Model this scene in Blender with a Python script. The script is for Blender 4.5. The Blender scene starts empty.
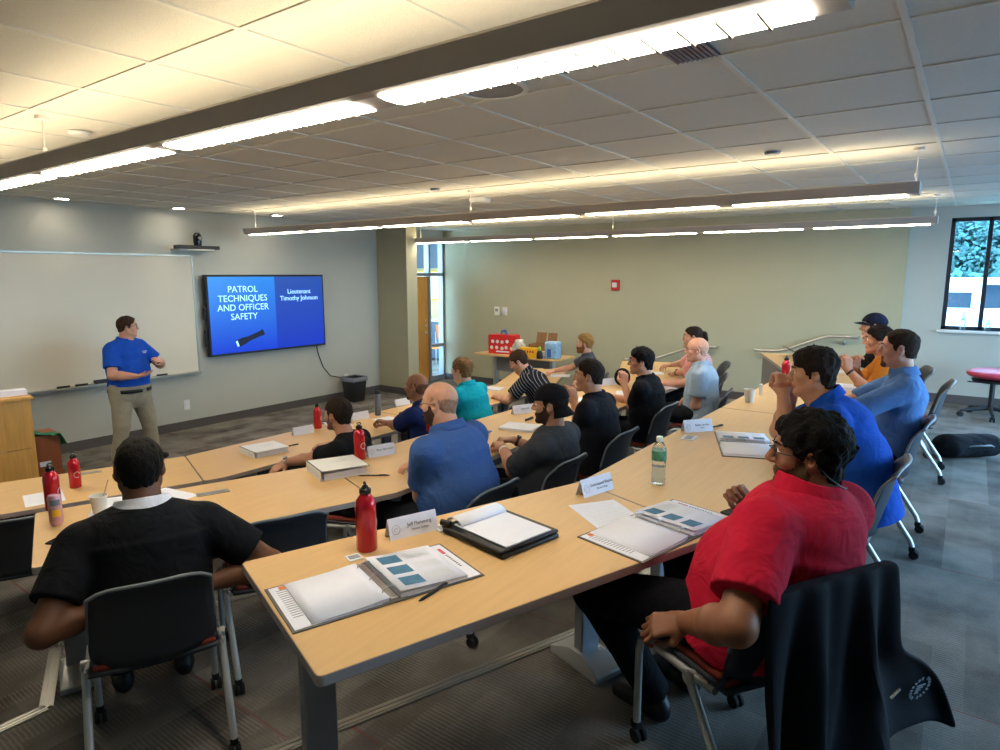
import bpy, bmesh, math, random
import numpy as np
from mathutils import Vector, Matrix, Euler
random.seed(7)
S=bpy.context.scene; COL=S.collection
PI=math.pi; rad=math.radians
Z1,Z2,Z3=0.0,0.245,0.49          # floor level of the three tiers
def srgb(h):
    h=h.lstrip('#'); c=[int(h[i:i+2],16)/255 for i in (0,2,4)]
    return tuple(x/12.92 if x<=.04045 else ((x+.055)/1.055)**2.4 for x in c)
# ---------------------------------------------------------------- materials
def mat(name,col,rough=.6,metal=0,bump=0,bscale=200,var=0,vscale=8,sheen=0,spec=.5,trans=0,emit=None,estr=0,sss=0,coat=0,ior=1.45,stretch=None):
    m=bpy.data.materials.new(name); m.use_nodes=True; nt=m.node_tree; b=nt.nodes['Principled BSDF']
    c=srgb(col) if isinstance(col,str) else col
    b.inputs['Base Color'].default_value=(*c,1); b.inputs['Roughness'].default_value=rough; b.inputs['Metallic'].default_value=metal
    b.inputs['Specular IOR Level'].default_value=spec; b.inputs['IOR'].default_value=ior
    if sheen: b.inputs['Sheen Weight'].default_value=sheen
    if trans: b.inputs['Transmission Weight'].default_value=trans
    if coat: b.inputs['Coat Weight'].default_value=coat; b.inputs['Coat Roughness'].default_value=.1
    if sss: b.inputs['Subsurface Weight'].default_value=sss; b.inputs['Subsurface Radius'].default_value=(.012,.005,.003); b.inputs['Subsurface Scale'].default_value=1
    if emit is not None:
        b.inputs['Emission Color'].default_value=(*(srgb(emit) if isinstance(emit,str) else emit),1); b.inputs['Emission Strength'].default_value=estr
    if var or bump:
        tc=nt.nodes.new('ShaderNodeTexCoord'); v=tc.outputs['Object']
        if stretch:
            mp=nt.nodes.new('ShaderNodeMapping'); mp.inputs['Scale'].default_value=stretch; nt.links.new(v,mp.inputs['Vector']); v=mp.outputs['Vector']
    if var:
        n=nt.nodes.new('ShaderNodeTexNoise'); n.inputs['Scale'].default_value=vscale; n.inputs['Detail'].default_value=4
        nt.links.new(v,n.inputs['Vector'])
        r=nt.nodes.new('ShaderNodeValToRGB'); r.color_ramp.elements[0].position=.3; r.color_ramp.elements[1].position=.7
        r.color_ramp.elements[0].color=(*[max(0,x*(1-var)) for x in c],1); r.color_ramp.elements[1].color=(*[min(1,x*(1+var)) for x in c],1)
        nt.links.new(n.outputs['Fac'],r.inputs['Fac']); nt.links.new(r.outputs['Color'],b.inputs['Base Color'])
    if bump:
        n=nt.nodes.new('ShaderNodeTexNoise'); n.inputs['Scale'].default_value=bscale; n.inputs['Detail'].default_value=3
        nt.links.new(v,n.inputs['Vector'])
        bp=nt.nodes.new('ShaderNodeBump'); bp.inputs['Strength'].default_value=bump; bp.inputs['Distance'].default_value=.01
        nt.links.new(n.outputs['Fac'],bp.inputs['Height']); nt.links.new(bp.outputs['Normal'],b.inputs['Normal'])
    return m
def carpet(name):
    m=bpy.data.materials.new(name); m.use_nodes=True; nt=m.node_tree; L=nt.links; N=nt.nodes.new; b=nt.nodes['Principled BSDF']
    b.inputs['Roughness'].default_value=.95; b.inputs['Specular IOR Level'].default_value=.15
    tc=N('ShaderNodeTexCoord'); mp=N('ShaderNodeMapping'); mp.inputs['Rotation'].default_value=(0,0,0); L.new(tc.outputs['Object'],mp.inputs['Vector'])
    br=N('ShaderNodeTexBrick'); br.inputs['Scale'].default_value=1; br.inputs['Brick Width'].default_value=.98; br.inputs['Row Height'].default_value=.245
    br.inputs['Mortar Size'].default_value=0.0; br.inputs['Color1'].default_value=(0,0,0,1); br.inputs['Color2'].default_value=(1,1,1,1); br.inputs['Bias'].default_value=0
    L.new(mp.outputs['Vector'],br.inputs['Vector'])
    br2=N('ShaderNodeTexBrick'); br2.inputs['Scale'].default_value=1; br2.inputs['Brick Width'].default_value=.49; br2.inputs['Row Height'].default_value=.123
    br2.inputs['Mortar Size'].default_value=0.0; br2.inputs['Color1'].default_value=(0,0,0,1); br2.inputs['Color2'].default_value=(1,1,1,1); br2.offset=.37
    L.new(mp.outputs['Vector'],br2.inputs['Vector'])
    w=N('ShaderNodeTexWave'); w.wave_type='BANDS'; w.bands_direction='X'; w.inputs['Scale'].default_value=17; w.inputs['Distortion'].default_value=1.5; w.inputs['Detail'].default_value=2
    L.new(mp.outputs['Vector'],w.inputs['Vector'])
    g=N('ShaderNodeMath'); g.operation='GREATER_THAN'; g.inputs[1].default_value=.62; L.new(w.outputs['Fac'],g.inputs[0])
    ms=N('ShaderNodeMath'); ms.operation='MULTIPLY'; L.new(g.outputs[0],ms.inputs[0]); L.new(br2.outputs['Color'],ms.inputs[1])
    no=N('ShaderNodeTexNoise'); no.inputs['Scale'].default_value=3.5; no.inputs['Detail'].default_value=6; L.new(mp.outputs['Vector'],no.inputs['Vector'])
    a=N('ShaderNodeMath'); a.operation='MULTIPLY_ADD'; a.inputs[1].default_value=.26; L.new(br.outputs['Color'],a.inputs[0]); L.new(no.outputs['Fac'],a.inputs[2])
    a2=N('ShaderNodeMath'); a2.operation='MULTIPLY_ADD'; a2.inputs[1].default_value=.26; L.new(ms.outputs[0],a2.inputs[0]); L.new(a.outputs[0],a2.inputs[2])
    r=N('ShaderNodeValToRGB'); r.color_ramp.elements[0].position=.3; r.color_ramp.elements[1].position=1.25 if False else 1.0
    r.color_ramp.elements[0].color=(*srgb('#403b36'),1); r.color_ramp.elements[1].color=(*srgb('#8b867f'),1)
    L.new(a2.outputs[0],r.inputs['Fac'])
    fn=N('ShaderNodeTexNoise'); fn.inputs['Scale'].default_value=260; L.new(mp.outputs['Vector'],fn.inputs['Vector'])
    mx=N('ShaderNodeMix'); mx.data_type='RGBA'; mx.blend_type='OVERLAY'; mx.inputs['Factor'].default_value=.4
    L.new(r.outputs['Color'],mx.inputs['A']); L.new(fn.outputs['Fac'],mx.inputs['B']); 
    # thin red accent threads now and then
    sx=N('ShaderNodeSeparateXYZ'); L.new(mp.outputs['Vector'],sx.inputs['Vector'])
    ma=N('ShaderNodeMath'); ma.operation='PINGPONG'; ma.inputs[1].default_value=.735; L.new(sx.outputs['X'],ma.inputs[0])
    lt=N('ShaderNodeMath'); lt.operation='LESS_THAN'; lt.inputs[1].default_value=.004; L.new(ma.outputs[0],lt.inputs[0])
    mr=N('ShaderNodeMath'); mr.operation='MULTIPLY'; L.new(lt.outputs[0],mr.inputs[0]); L.new(br.outputs['Color'],mr.inputs[1])
    mx2=N('ShaderNodeMix'); mx2.data_type='RGBA'; mx2.inputs['B'].default_value=(*srgb('#8a3a30'),1); L.new(mr.outputs[0],mx2.inputs['Factor']); L.new(mx.outputs['Result'],mx2.inputs['A'])
    L.new(mx2.outputs['Result'],b.inputs['Base Color'])
    bp=N('ShaderNodeBump'); bp.inputs['Strength'].default_value=.5; bp.inputs['Distance'].default_value=.006; L.new(fn.outputs['Fac'],bp.inputs['Height']); L.new(bp.outputs['Normal'],b.inputs['Normal'])
    return m
def perforated(name,c1,c2,sc=55):
    m=mat(name,c1,.5); nt=m.node_tree; L=nt.links; b=nt.nodes['Principled BSDF']; tc=nt.nodes.new('ShaderNodeTexCoord')
    v=nt.nodes.new('ShaderNodeTexVoronoi'); v.inputs['Scale'].default_value=sc; v.inputs['Randomness'].default_value=0
    L.new(tc.outputs['Object'],v.inputs['Vector']); g=nt.nodes.new('ShaderNodeMath'); g.operation='LESS_THAN'; g.inputs[1].default_value=.25; L.new(v.outputs['Distance'],g.inputs[0])
    x=nt.nodes.new('ShaderNodeMix'); x.data_type='RGBA'; x.inputs['A'].default_value=(*srgb(c1),1); x.inputs['B'].default_value=(*srgb(c2),1); L.new(g.outputs[0],x.inputs['Factor']); L.new(x.outputs['Result'],b.inputs['Base Color'])
    return m
def glassmat(name,tint=(1,1,1),f=.08):
    m=bpy.data.materials.new(name); m.use_nodes=True; nt=m.node_tree; nt.nodes.remove(nt.nodes['Principled BSDF'])
    t=nt.nodes.new('ShaderNodeBsdfTransparent'); t.inputs['Color'].default_value=(*tint,1); g=nt.nodes.new('ShaderNodeBsdfGlossy'); g.inputs['Roughness'].default_value=.02
    lw=nt.nodes.new('ShaderNodeLayerWeight'); pw=nt.nodes.new('ShaderNodeMath'); pw.operation='POWER'; pw.inputs[1].default_value=4; nt.links.new(lw.outputs['Facing'],pw.inputs[0]); fr=nt.nodes.new('ShaderNodeMath'); fr.operation='MULTIPLY_ADD'; fr.inputs[1].default_value=.7; fr.inputs[2].default_value=.035; nt.links.new(pw.outputs[0],fr.inputs[0]); x=nt.nodes.new('ShaderNodeMixShader')
    nt.links.new(fr.outputs[0],x.inputs['Fac']); nt.links.new(t.outputs[0],x.inputs[1]); nt.links.new(g.outputs[0],x.inputs[2])
    nt.links.new(x.outputs[0],nt.nodes['Material Output'].inputs['Surface']); return m
M={}
M['wood']=mat('maple',srgb('#cfa872'),.38,var=.045,vscale=5,stretch=(.7,9,9),bump=.01,bscale=40)
M['wood_edge']=mat('maple_edge',srgb('#c6a67f'),.5)
M['lectern']=mat('lectern_wood',srgb('#c9974f'),.45,var=.12,vscale=4,stretch=(9,9,.8))
M['door']=mat('door_wood',srgb('#c68a3c'),.45,var=.12,vscale=4,stretch=(9,9,.8))
M['brown']=mat('brown_wood',srgb('#8a4d28'),.5,var=.15,vscale=5,stretch=(6,6,1))
M['steel']=mat('grey_paint',srgb('#8d9098'),.45,metal=.3,var=.04)
M['steel_light']=mat('silver_paint',srgb('#b9bab8'),.4,metal=.4,var=.03)
M['alu']=mat('aluminium',srgb('#a9a69c'),.35,metal=.8,var=.05)
M['chrome']=mat('chrome',srgb('#c8c8c8'),.32,metal=1)
M['black']=mat('black_plastic',srgb('#1b1c20'),.45,bump=.05,bscale=400)
M['blackgloss']=mat('black_gloss',srgb('#0c0d10'),.15)
M['chair']=mat('chair_shell',srgb('#2c313a'),.5,bump=.12,bscale=350)
M['chair_rim']=mat('chair_rim',srgb('#6d737b'),.45)
M['redseat']=mat('red_fabric',srgb('#8d3a2c'),.9,bump=.3,bscale=500,var=.1,vscale=60)
M['pinkseat']=mat('crimson_vinyl',srgb('#c0384e'),.45,var=.05)
M['perf']=perforated('perforated_panel','#2b2c30','#8f9090')
M['wall']=mat('wall_paint',srgb('#b6b7ae'),.75,bump=.08,bscale=220,var=.02,vscale=2)
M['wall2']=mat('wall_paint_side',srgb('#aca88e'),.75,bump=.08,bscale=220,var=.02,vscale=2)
M['wallp']=mat('panel_paint',srgb('#7d7e7c'),.7,var=.02)
M['base']=mat('baseboard_vinyl',srgb('#55504f'),.55)
M['fin']=mat('lamp_fin',srgb('#8a7f6c'),.6)
M['edge']=mat('edge_band',srgb('#a59a96'),.5)
M['tile']=mat('ceiling_tile',srgb('#d6d4ca'),.9,bump=.25,bscale=160,var=.03,vscale=90)
M['tbar']=mat('ceiling_tbar',srgb('#d8d6cc'),.5)
M['white']=mat('white_plastic',srgb('#dedcd6'),.4)
M['wb']=mat('whiteboard',srgb('#dcd4c2'),.42,spec=.3,var=.015,vscale=1.5)
M['paper']=mat('paper',srgb('#dfe1ee'),.75,var=.015,vscale=20)
M['print']=mat('print_grey',srgb('#8b8f96'),.8)
M['printlight']=mat('print_light',srgb('#d3d8dc'),.8)
M['slide']=mat('print_slide',srgb('#3d6f8f'),.7,var=.2,vscale=30)
M['ink']=mat('ink_dark',srgb('#3a3a44'),.7)
M['orange']=mat('orange_print',srgb('#e07a3a'),.7)
M['redink']=mat('red_print',srgb('#c03038'),.7)
M['redmetal']=mat('red_bottle_paint',srgb('#c01a28'),.22,metal=.35,coat=.5)
M['binder']=mat('binder_vinyl',srgb('#dcdcda'),.35)
M['binderedge']=mat('binder_grey',srgb('#5a5653'),.5)
M['bluepaper']=mat('blue_folder',srgb('#3c5fae'),.6)
M['leather']=mat('black_leather',srgb('#141416'),.4,bump=.2,bscale=120)
M['phone']=mat('phone_glass',srgb('#0f1015'),.08)
M['cardboard']=mat('cardboard',srgb('#8a6440'),.85,var=.08,vscale=12)
M['yellow']=mat('yellow_card',srgb('#f0b41e'),.6)
M['redcard']=mat('red_bag',srgb('#d0241f'),.5)
M['bluecard']=mat('blue_pack',srgb('#8fb7d8'),.35,var=.25,vscale=14)
M['green']=mat('green_cloth',srgb('#2f7a5e'),.9,var=.15,vscale=20)
M['fixture']=mat('fixture_paint',srgb('#b3aaa2'),.5,var=.02)
M['lens']=mat('lamp_lens',srgb('#ffffff'),.5,emit=srgb('#fff5e0'),estr=18)
M['uplens']=mat('lamp_uplight',srgb('#ffffff'),.5,emit=srgb('#ffecc6'),estr=7.5)
M['glass']=glassmat('window_glass',(.93,.98,1))
M['frame']=mat('window_frame_black',srgb('#22262c'),.4)
M['firered']=mat('alarm_red',srgb('#b0231f'),.35)
M['green_leaf']=mat('tree_leaf',srgb('#37605c'),.8,var=.45,vscale=1.5)
M['bark']=mat('bark',srgb('#5b4636'),.9,var=.2)
M['lawn']=mat('lawn',srgb('#5a7a60'),.95,var=.15,vscale=1)
M['asphalt']=mat('asphalt',srgb('#6c7580'),.9,var=.06)
M['vanwhite']=mat('van_white',srgb('#e6ebee'),.3,coat=.4)
M['carglass']=mat('car_glass',srgb('#2a3640'),.08)
M['rubber']=mat('rubber',srgb('#18181a'),.8)
M['clear']=mat('clear_plastic',srgb('#f2f8fa'),.06,trans=.94,ior=1.3)
M['water']=mat('water',srgb('#eaf6fa'),.03,trans=.97,ior=1.33)
M['label_green']=mat('label_green',srgb('#4d8a6a'),.4,var=.5,vscale=40)
M['pinkcan']=mat('can_pink',srgb('#c89aa6'),.3,metal=.4,var=.25,vscale=18)
M['can_grey']=mat('can_grey',srgb('#6f7480'),.35)
M['teal_tumbler']=mat('tumbler_dark',srgb('#2a3038'),.3,metal=.5)
M['navyfab']=mat('navy_fabric',srgb('#0a0c16'),.85,bump=.2,bscale=300,spec=.2)
# ---------------------------------------------------------------- mesh helpers
class MB:
    def __init__(s): s.v=[]; s.f=[]; s.m=[]; s.cur=0
    def add(s,vs,fs):
        o=len(s.v); s.v+= [tuple(v) for v in vs]
        for f in fs: s.f.append(tuple(o+i for i in f)); s.m.append(s.cur)
        return s
    def mi(s,i): s.cur=i; return s
    def edges(s,k,start=0):
        for i in range(start,len(s.f)):
            if len(s.f[i])==4: s.m[i]=k
        return s
    def box(s,c,d,R=None):
        x,y,z=[q/2 for q in d]; vs=[(a*x,b*y,e*z) for a in(-1,1) for b in(-1,1) for e in(-1,1)]
        vs=[Vector(v) for v in vs]
        if R is not None: vs=[R@v for v in vs]
        vs=[v+Vector(c) for v in vs]
        return s.add(vs,[(0,1,3,2),(4,6,7,5),(0,4,5,1),(2,3,7,6),(0,2,6,4),(1,5,7,3)])
    def bx(s,x0,x1,y0,y1,z0,z1): return s.box(((x0+x1)/2,(y0+y1)/2,(z0+z1)/2),(x1-x0,y1-y0,z1-z0))
    def prism(s,poly,z0,z1):
        n=len(poly); vs=[(p[0],p[1],z0) for p in poly]+[(p[0],p[1],z1) for p in poly]
        return s.add(vs,[tuple(range(n))[::-1],tuple(range(n,2*n))]+[(i,(i+1)%n,n+(i+1)%n,n+i) for i in range(n)])
    def cyl(s,a,b,r,r2=None,n=16,cap=True):
        return s.tube([a,b],[r,r if r2 is None else r2],n,cap)
    def tube(s,pts,r,n=10,cap=True,up=None):
        pts=[Vector(p) for p in pts]; rs=r if isinstance(r,(list,tuple)) else [r]*len(pts); rings=[]; prev=None; o=len(s.v); vs=[]
        for i,p in enumerate(pts):
            t=(pts[min(i+1,len(pts)-1)]-pts[max(i-1,0)]).normalized()
            if prev is None:
                ref=Vector(up) if up else (Vector((0,0,1)) if abs(t.z)<.9 else Vector((1,0,0)))
                u=t.cross(ref).normalized()
            else: u=(prev-t*prev.dot(t)).normalized()
            prev=u; w=t.cross(u)
            for k in range(n):
                an=2*PI*k/n; vs.append(p+(u*math.cos(an)+w*math.sin(an))*rs[i])
        fs=[]
        for i in range(len(pts)-1):
            for k in range(n): fs.append((i*n+k,i*n+(k+1)%n,(i+1)*n+(k+1)%n,(i+1)*n+k))
        if cap: fs.append(tuple(range(n))[::-1]); fs.append(tuple(range((len(pts)-1)*n,len(pts)*n)))
        return s.add(vs,fs)
    def lathe(s,prof,n=24,c=(0,0,0),ax=None):
        vs=[];fs=[]; R=ax if ax is not None else Matrix.Identity(3)
        for r,z in prof:
            for k in range(n): a=2*PI*k/n; vs.append(R@Vector((r*math.cos(a),r*math.sin(a),z))+Vector(c))
        for i in range(len(prof)-1):
            for k in range(n): fs.append((i*n+k,i*n+(k+1)%n,(i+1)*n+(k+1)%n,(i+1)*n+k))
        if prof[0][0]>1e-6: fs.append(tuple(range(n))[::-1])
        if prof[-1][0]>1e-6: fs.append(tuple(range((len(prof)-1)*n,len(prof)*n)))
        return s.add(vs,fs)
    def grid(s,P):
        n=len(P);m=len(P[0]); return s.add([p for r in P for p in r],[(i*m+j,(i+1)*m+j,(i+1)*m+j+1,i*m+j+1) for i in range(n-1) for j in range(m-1)])
    def build(s,name,ms,parent=None,bevel=0,smooth=True,solid=0,angle=40,sub=0):
        me=bpy.data.meshes.new(name); me.from_pydata([tuple(v) for v in s.v],[],s.f); 
        if not isinstance(ms,(list,tuple)): ms=[ms]
        for m in ms: me.materials.append(m)
        me.polygons.foreach_set('material_index',s.m)
        bm=bmesh.new(); bm.from_mesh(me); bmesh.ops.remove_doubles(bm,verts=bm.verts,dist=1e-6); bmesh.ops.recalc_face_normals(bm,faces=bm.faces); bm.to_mesh(me); bm.free()
        if smooth:
            me.polygons.foreach_set('use_smooth',[True]*len(me.polygons)); me.set_sharp_from_angle(angle=rad(angle))
        me.update(); o=bpy.data.objects.new(name,me); COL.objects.link(o)
        if parent: o.parent=parent
        if solid: q=o.modifiers.new('s','SOLIDIFY'); q.thickness=solid; q.offset=0
        if sub: q=o.modifiers.new('u','SUBSURF'); q.levels=sub; q.render_levels=sub
        if bevel: q=o.modifiers.new('b','BEVEL'); q.width=bevel; q.segments=2; q.limit_method='ANGLE'; q.angle_limit=rad(40)
        return o
def tag(o,label,cat,group=None,loc=None,rz=None):
    o['label']=label; o['category']=cat
    if group: o['group']=group
    if loc is not None: o.location=loc
    if rz is not None: o.rotation_euler=(0,0,rz)
    return o
def thing(name,label,cat,loc=(0,0,0),rz=0,group=None):
    o=bpy.data.objects.new(name,None); COL.objects.link(o); o.empty_display_size=.1
    return tag(o,label,cat,group,loc,rz)
def struct(o): o['kind']='structure'; return o
def copy_tree(o,parent=None):
    c=o.copy(); COL.objects.link(c)
    if parent: c.parent=parent; 
    for ch in list(o.children): copy_tree(ch,c)
    return c
def text_mesh(txt,size,m,name,parent,loc,rot,depth=.0006,align='CENTER',spacing=1.0):
    cu=bpy.data.curves.new('t','FONT'); cu.body=txt; cu.size=size; cu.align_x=align; cu.align_y='CENTER'; cu.extrude=depth; cu.resolution_u=3; cu.space_line=spacing
    o=bpy.data.objects.new('t',cu); COL.objects.link(o); dg=bpy.context.evaluated_depsgraph_get(); me=bpy.data.meshes.new_from_object(o.evaluated_get(dg))
    bpy.data.objects.remove(o); bpy.data.curves.remove(cu); me.name=name; me.materials.clear(); me.materials.append(m)
    ob=bpy.data.objects.new(name,me); COL.objects.link(ob); ob.parent=parent; ob.location=loc; ob.rotation_euler=rot; return ob
def rotm(x=0,y=0,z=0): return Euler((rad(x),rad(y),rad(z)),'XYZ').to_matrix()

M['corrfill']=mat('corridor_fill','#ffffff',.5,emit='#fff4e0',estr=5)
M['bulk']=mat('bulkhead_blue',srgb('#4d5a6b'),.7)

M['tanwall']=mat('tan_wall',srgb('#c2ae84'),.7)

M['can']=mat('downlight_lens','#ffffff',.5,emit='#fff0d8',estr=38)  # glow added to the downlights to brighten the front wall
# ================================================================ the room
XW,YW,ZC=10.3,8.95,3.07
XL,YB=-2.4,-3.3
CARP=carpet('carpet')
bend_l,bend_r=2.6,6.85
struct(MB().bx(XL,XW+.2,3,YW+.1,-.1,0).build('floor',CARP))
t2=[(XL,3.26),(.93,3.26),(1.16,3.79),(2.6,3.27),(6.85,3.27),(8.4,3.92),(XW+.1,3.92),(XW+.1,YB),(XL,YB)]
t3=[(XL,1.40),(.93,1.40),(1.16,1.93),(2.6,1.40),(6.85,1.40),(8.4,2.05),(XW+.1,2.05),(XW+.1,YB),(XL,YB)]
struct(MB().prism(t2,-.1,Z2).build('floor_tier_middle',CARP))
struct(MB().prism(t3,Z2-.05,Z3).build('floor_tier_upper',CARP))
struct(MB().bx(8.7,XW+.1,3.9,4.22,-.05,Z2/2).build('floor_step_lower',CARP))
struct(MB().bx(8.7,XW+.1,2.03,2.35,Z2-.05,(Z2+Z3)/2).build('floor_step_upper',CARP))
def nosing(path,z,nm):
    m=MB()
    for a,b in zip(path,path[1:]):
        a=Vector((*a,0)); b=Vector((*b,0)); d=(b-a); L=d.length; ang=math.atan2(d.y,d.x); R=Matrix.Rotation(ang,3,'Z'); n=R@Vector((0,-1,0)); c=(a+b)/2
        m.box(c+n*.022+Vector((0,0,z+.003)),(L+.03,.05,.008),R); m.box(c-n*.004+Vector((0,0,z-.018)),(L+.03,.008,.05),R)
        m.box(c+n*.012+Vector((0,0,z+.008)),(L+.02,.006,.004),R); m.box(c+n*.034+Vector((0,0,z+.008)),(L+.02,.006,.004),R)
    struct(m.build(nm,M['alu']))
nosing(t2[:7],Z2,'trim_1'); nosing(t3[:7],Z3,'trim_2')
nosing([(8.7,4.22),(XW,4.22)],Z2/2,'trim_3'); nosing([(8.7,2.35),(XW,2.35)],(Z2+Z3)/2,'trim_4')
struct(MB().bx(XL,XW+.2,YB-.1,YW+.1,ZC,ZC+.12).build('ceiling',M['tile']))
g=MB(); T=.65; x=2.755-8*T
while x<XW:
    if x>XL: g.bx(x-.012,x+.012,YB,YW,ZC-.006,ZC+.004)
    x+=T
y=.27-6*.645
while y<YW:
    if y>YB: g.bx(XL,XW+.1,y-.012,y+.012,ZC-.007,ZC+.004)
    y+=.645
struct(g.build('ceiling_grid',M['tbar']))
# walls
struct(MB().bx(XL,9.0,YW,YW+.12,0,ZC).build('wall_front',M['wall']))
struct(MB().bx(8.95,XW+.1,YW,YW+.12,2.9,ZC).build('wall_front_header',M['wall']))
struct(MB().bx(8.45,8.72,8.2,YW,0,ZC).build('wall_front_pier',M['wall2']))
struct(MB().bx(XW,XW+.25,.75,YW+.12,-.1,ZC).build('wall_right',M['wall2']))
w=MB(); WX=XW+.1; wy1,wy0,wz0,wz1=.30,-2.95,1.47,2.92
w.bx(WX,WX+.2,wy1,.75,-.1,ZC); w.bx(WX,WX+.2,YB,wy1,-.1,wz0); w.bx(WX,WX+.2,YB,wy1,wz1,ZC); w.bx(WX,WX+.2,YB,wy0,wz0,wz1)
struct(w.build('wall_right_window_bay',M['wall']))
w=MB(); bx0,bx1,bz0=3.6,10.0,.75
w.bx(XL,bx0,YB-.15,YB,0,ZC); w.bx(bx1,WX,YB-.15,YB,0,ZC); w.bx(bx0,bx1,YB-.15,YB,0,bz0); w.bx(bx0,bx1,YB-.15,YB,wz1,ZC)
struct(w.build('wall_back',M['wall']))
struct(MB().bx(XL-.12,XL,YB-.15,YW+.12,-.1,ZC).build('wall_left',M['wall']))
# baseboards
struct(MB().bx(XL,8.45,YW-.014,YW,0,.12).build('baseboard_front',M['base']))
b=MB(); b.bx(8.436,8.45,8.2,YW-.014,0,.12); b.bx(8.436,8.72,8.186,8.2,0,.12); struct(b.build('baseboard_pier',M['base']))
b=MB(); b.bx(XW-.014,XW,4.22,YW,0,.12); b.bx(XW-.014,XW,2.35,3.92,Z2,Z2+.12); b.bx(XW-.014,XW,.75,2.05,Z3,Z3+.12); struct(b.build('baseboard_right',M['base']))
struct(MB().bx(WX-.014,WX,YB,.736,Z3,Z3+.12).build('baseboard_window_bay',M['base']))
# window in the right wall: frame, mullions, panes, sill
def window(nm,p0,p1,z0,z1,mulls,axis,inset):
    m=MB(); q=MB(); f=.05
    def bar(a,b,z0,z1,d=.06):
        if axis=='y': m.bx(inset,inset+d,a,b,z0,z1)
        else: m.bx(a,b,inset-d,inset,z0,z1)
    bar(p0,p1,z0,z0+f); bar(p0,p1,z1-f,z1)
    for c in [p0+f/2,p1-f/2]+mulls: bar(c-f/2,c+f/2,z0,z1)
    if axis=='y': q.bx(inset+.028,inset+.034,p0,p1,z0,z1)
    else: q.bx(p0,p1,inset-.034,inset-.028,z0,z1)
    o=struct(m.build(nm,M['frame'],bevel=.003)); q.build('pane',M['glass'],o); return o
wo=window('window_1',wy0,wy1,wz0,wz1,[-.12-.62*k for k in range(0,5)],'y',WX+.04)
MB().bx(WX-.05,WX+.04,wy0-.03,wy1+.04,wz0-.035,wz0).build('window_sill',M['white'],wo,bevel=.004)
window('window_back_added',bx0,bx1,bz0,wz1,[bx0+(bx1-bx0)*k/6 for k in range(1,6)],'x',YB-.05)  # unseen back windows, added and sized to supply blue daylight
# door, sidelight and frame in the front wall
df=MB(); 
for a,b in ((8.86,8.93),(9.83,9.88),(10.25,10.30)): df.bx(a,b,YW-.03,YW+.1,0,2.9)
df.bx(8.86,10.3,YW-.03,YW+.1,2.16,2.22); df.bx(8.86,10.3,YW-.03,YW+.1,2.83,2.9); df.bx(9.88,10.25,YW-.03,YW+.1,0,.1); df.bx(9.88,10.25,YW-.03,YW+.1,.70,.76)
dfo=struct(df.build('door_frame',M['steel'],bevel=.003))
gl=MB(); gl.bx(9.88,10.25,YW+.03,YW+.036,.1,2.83); gl.bx(8.93,9.83,YW+.03,YW+.036,2.22,2.83); gl.build('pane',M['glass'],dfo)
dr=struct(MB().bx(8.94,9.82,YW+.005,YW+.05,.01,2.15).build('door_1',M['door'],bevel=.003))
h=MB(); h.cyl((9.74,YW+.005,1.02),(9.74,YW-.05,1.02),.012); h.tube([(9.74,YW-.05,1.02),(9.64,YW-.05,1.02)],.010); h.cyl((9.74,YW+.004,1.02),(9.74,YW-.008,1.02),.03); h.build('door_handle',M['chrome'],dr)
h=MB(); h.cyl((9.74,YW+.005,1.16),(9.74,YW-.012,1.16),.026); h.cyl((9.74,YW+.005,1.27),(9.74,YW-.01,1.27),.016); h.build('lock',M['chrome'],dr)
# corridor beyond the door
co=MB(); co.bx(8.0,13,13,13.1,0,3); co.bx(12.9,13,9.1,13,0,3); struct(co.build('wall_corridor',M['tanwall']))
struct(MB().bx(8.0,13,9.07,13.1,-.1,-.002).build('floor_corridor',CARP)); struct(MB().bx(8,13,9.07,13.1,3,3.1).build('ceiling_corridor',M['tile']))
o=thing('corridor_fill_light','added light panel brightening the corridor behind the door','light',(10.9,10.6,2.98)); MB().bx(-.3,.3,-.6,.6,0,.018).build('diffuser',M['corrfill'],o); MB().bx(-.33,.33,-.63,.63,.005,.02).build('frame',M['white'],o)  # lamp panel added to brighten the dark corridor
o=thing('notice_board','white board on the corridor wall behind the sidelight','board',(12.88,11.5,1.9),-PI/2); MB().bx(-.9,.9,-.02,0,-.35,.35).build('panel',M['wb'],o); MB().bx(-.93,.93,-.015,0,-.38,.38).build('frame',M['yellow'],o)
o=thing('corridor_cabinet','dark blue cabinet in the corridor seen through the door glass','cabinet',(12.6,11.6,0),-PI/2); MB().bx(-1.2,1.2,-.25,.25,.05,1.0).build('body',M['bulk'],o,bevel=.01); MB().bx(-1.25,1.25,-.28,.28,1.0,1.04).build('top',M['white'],o); MB().bx(-1.2,1.2,-.2,.2,0,.05).build('plinth',M['black'],o)
struct(MB().bx(12.7,12.9,9.2,12.9,2.35,3).build('wall_corridor_bulkhead',M['bulk']))

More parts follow.
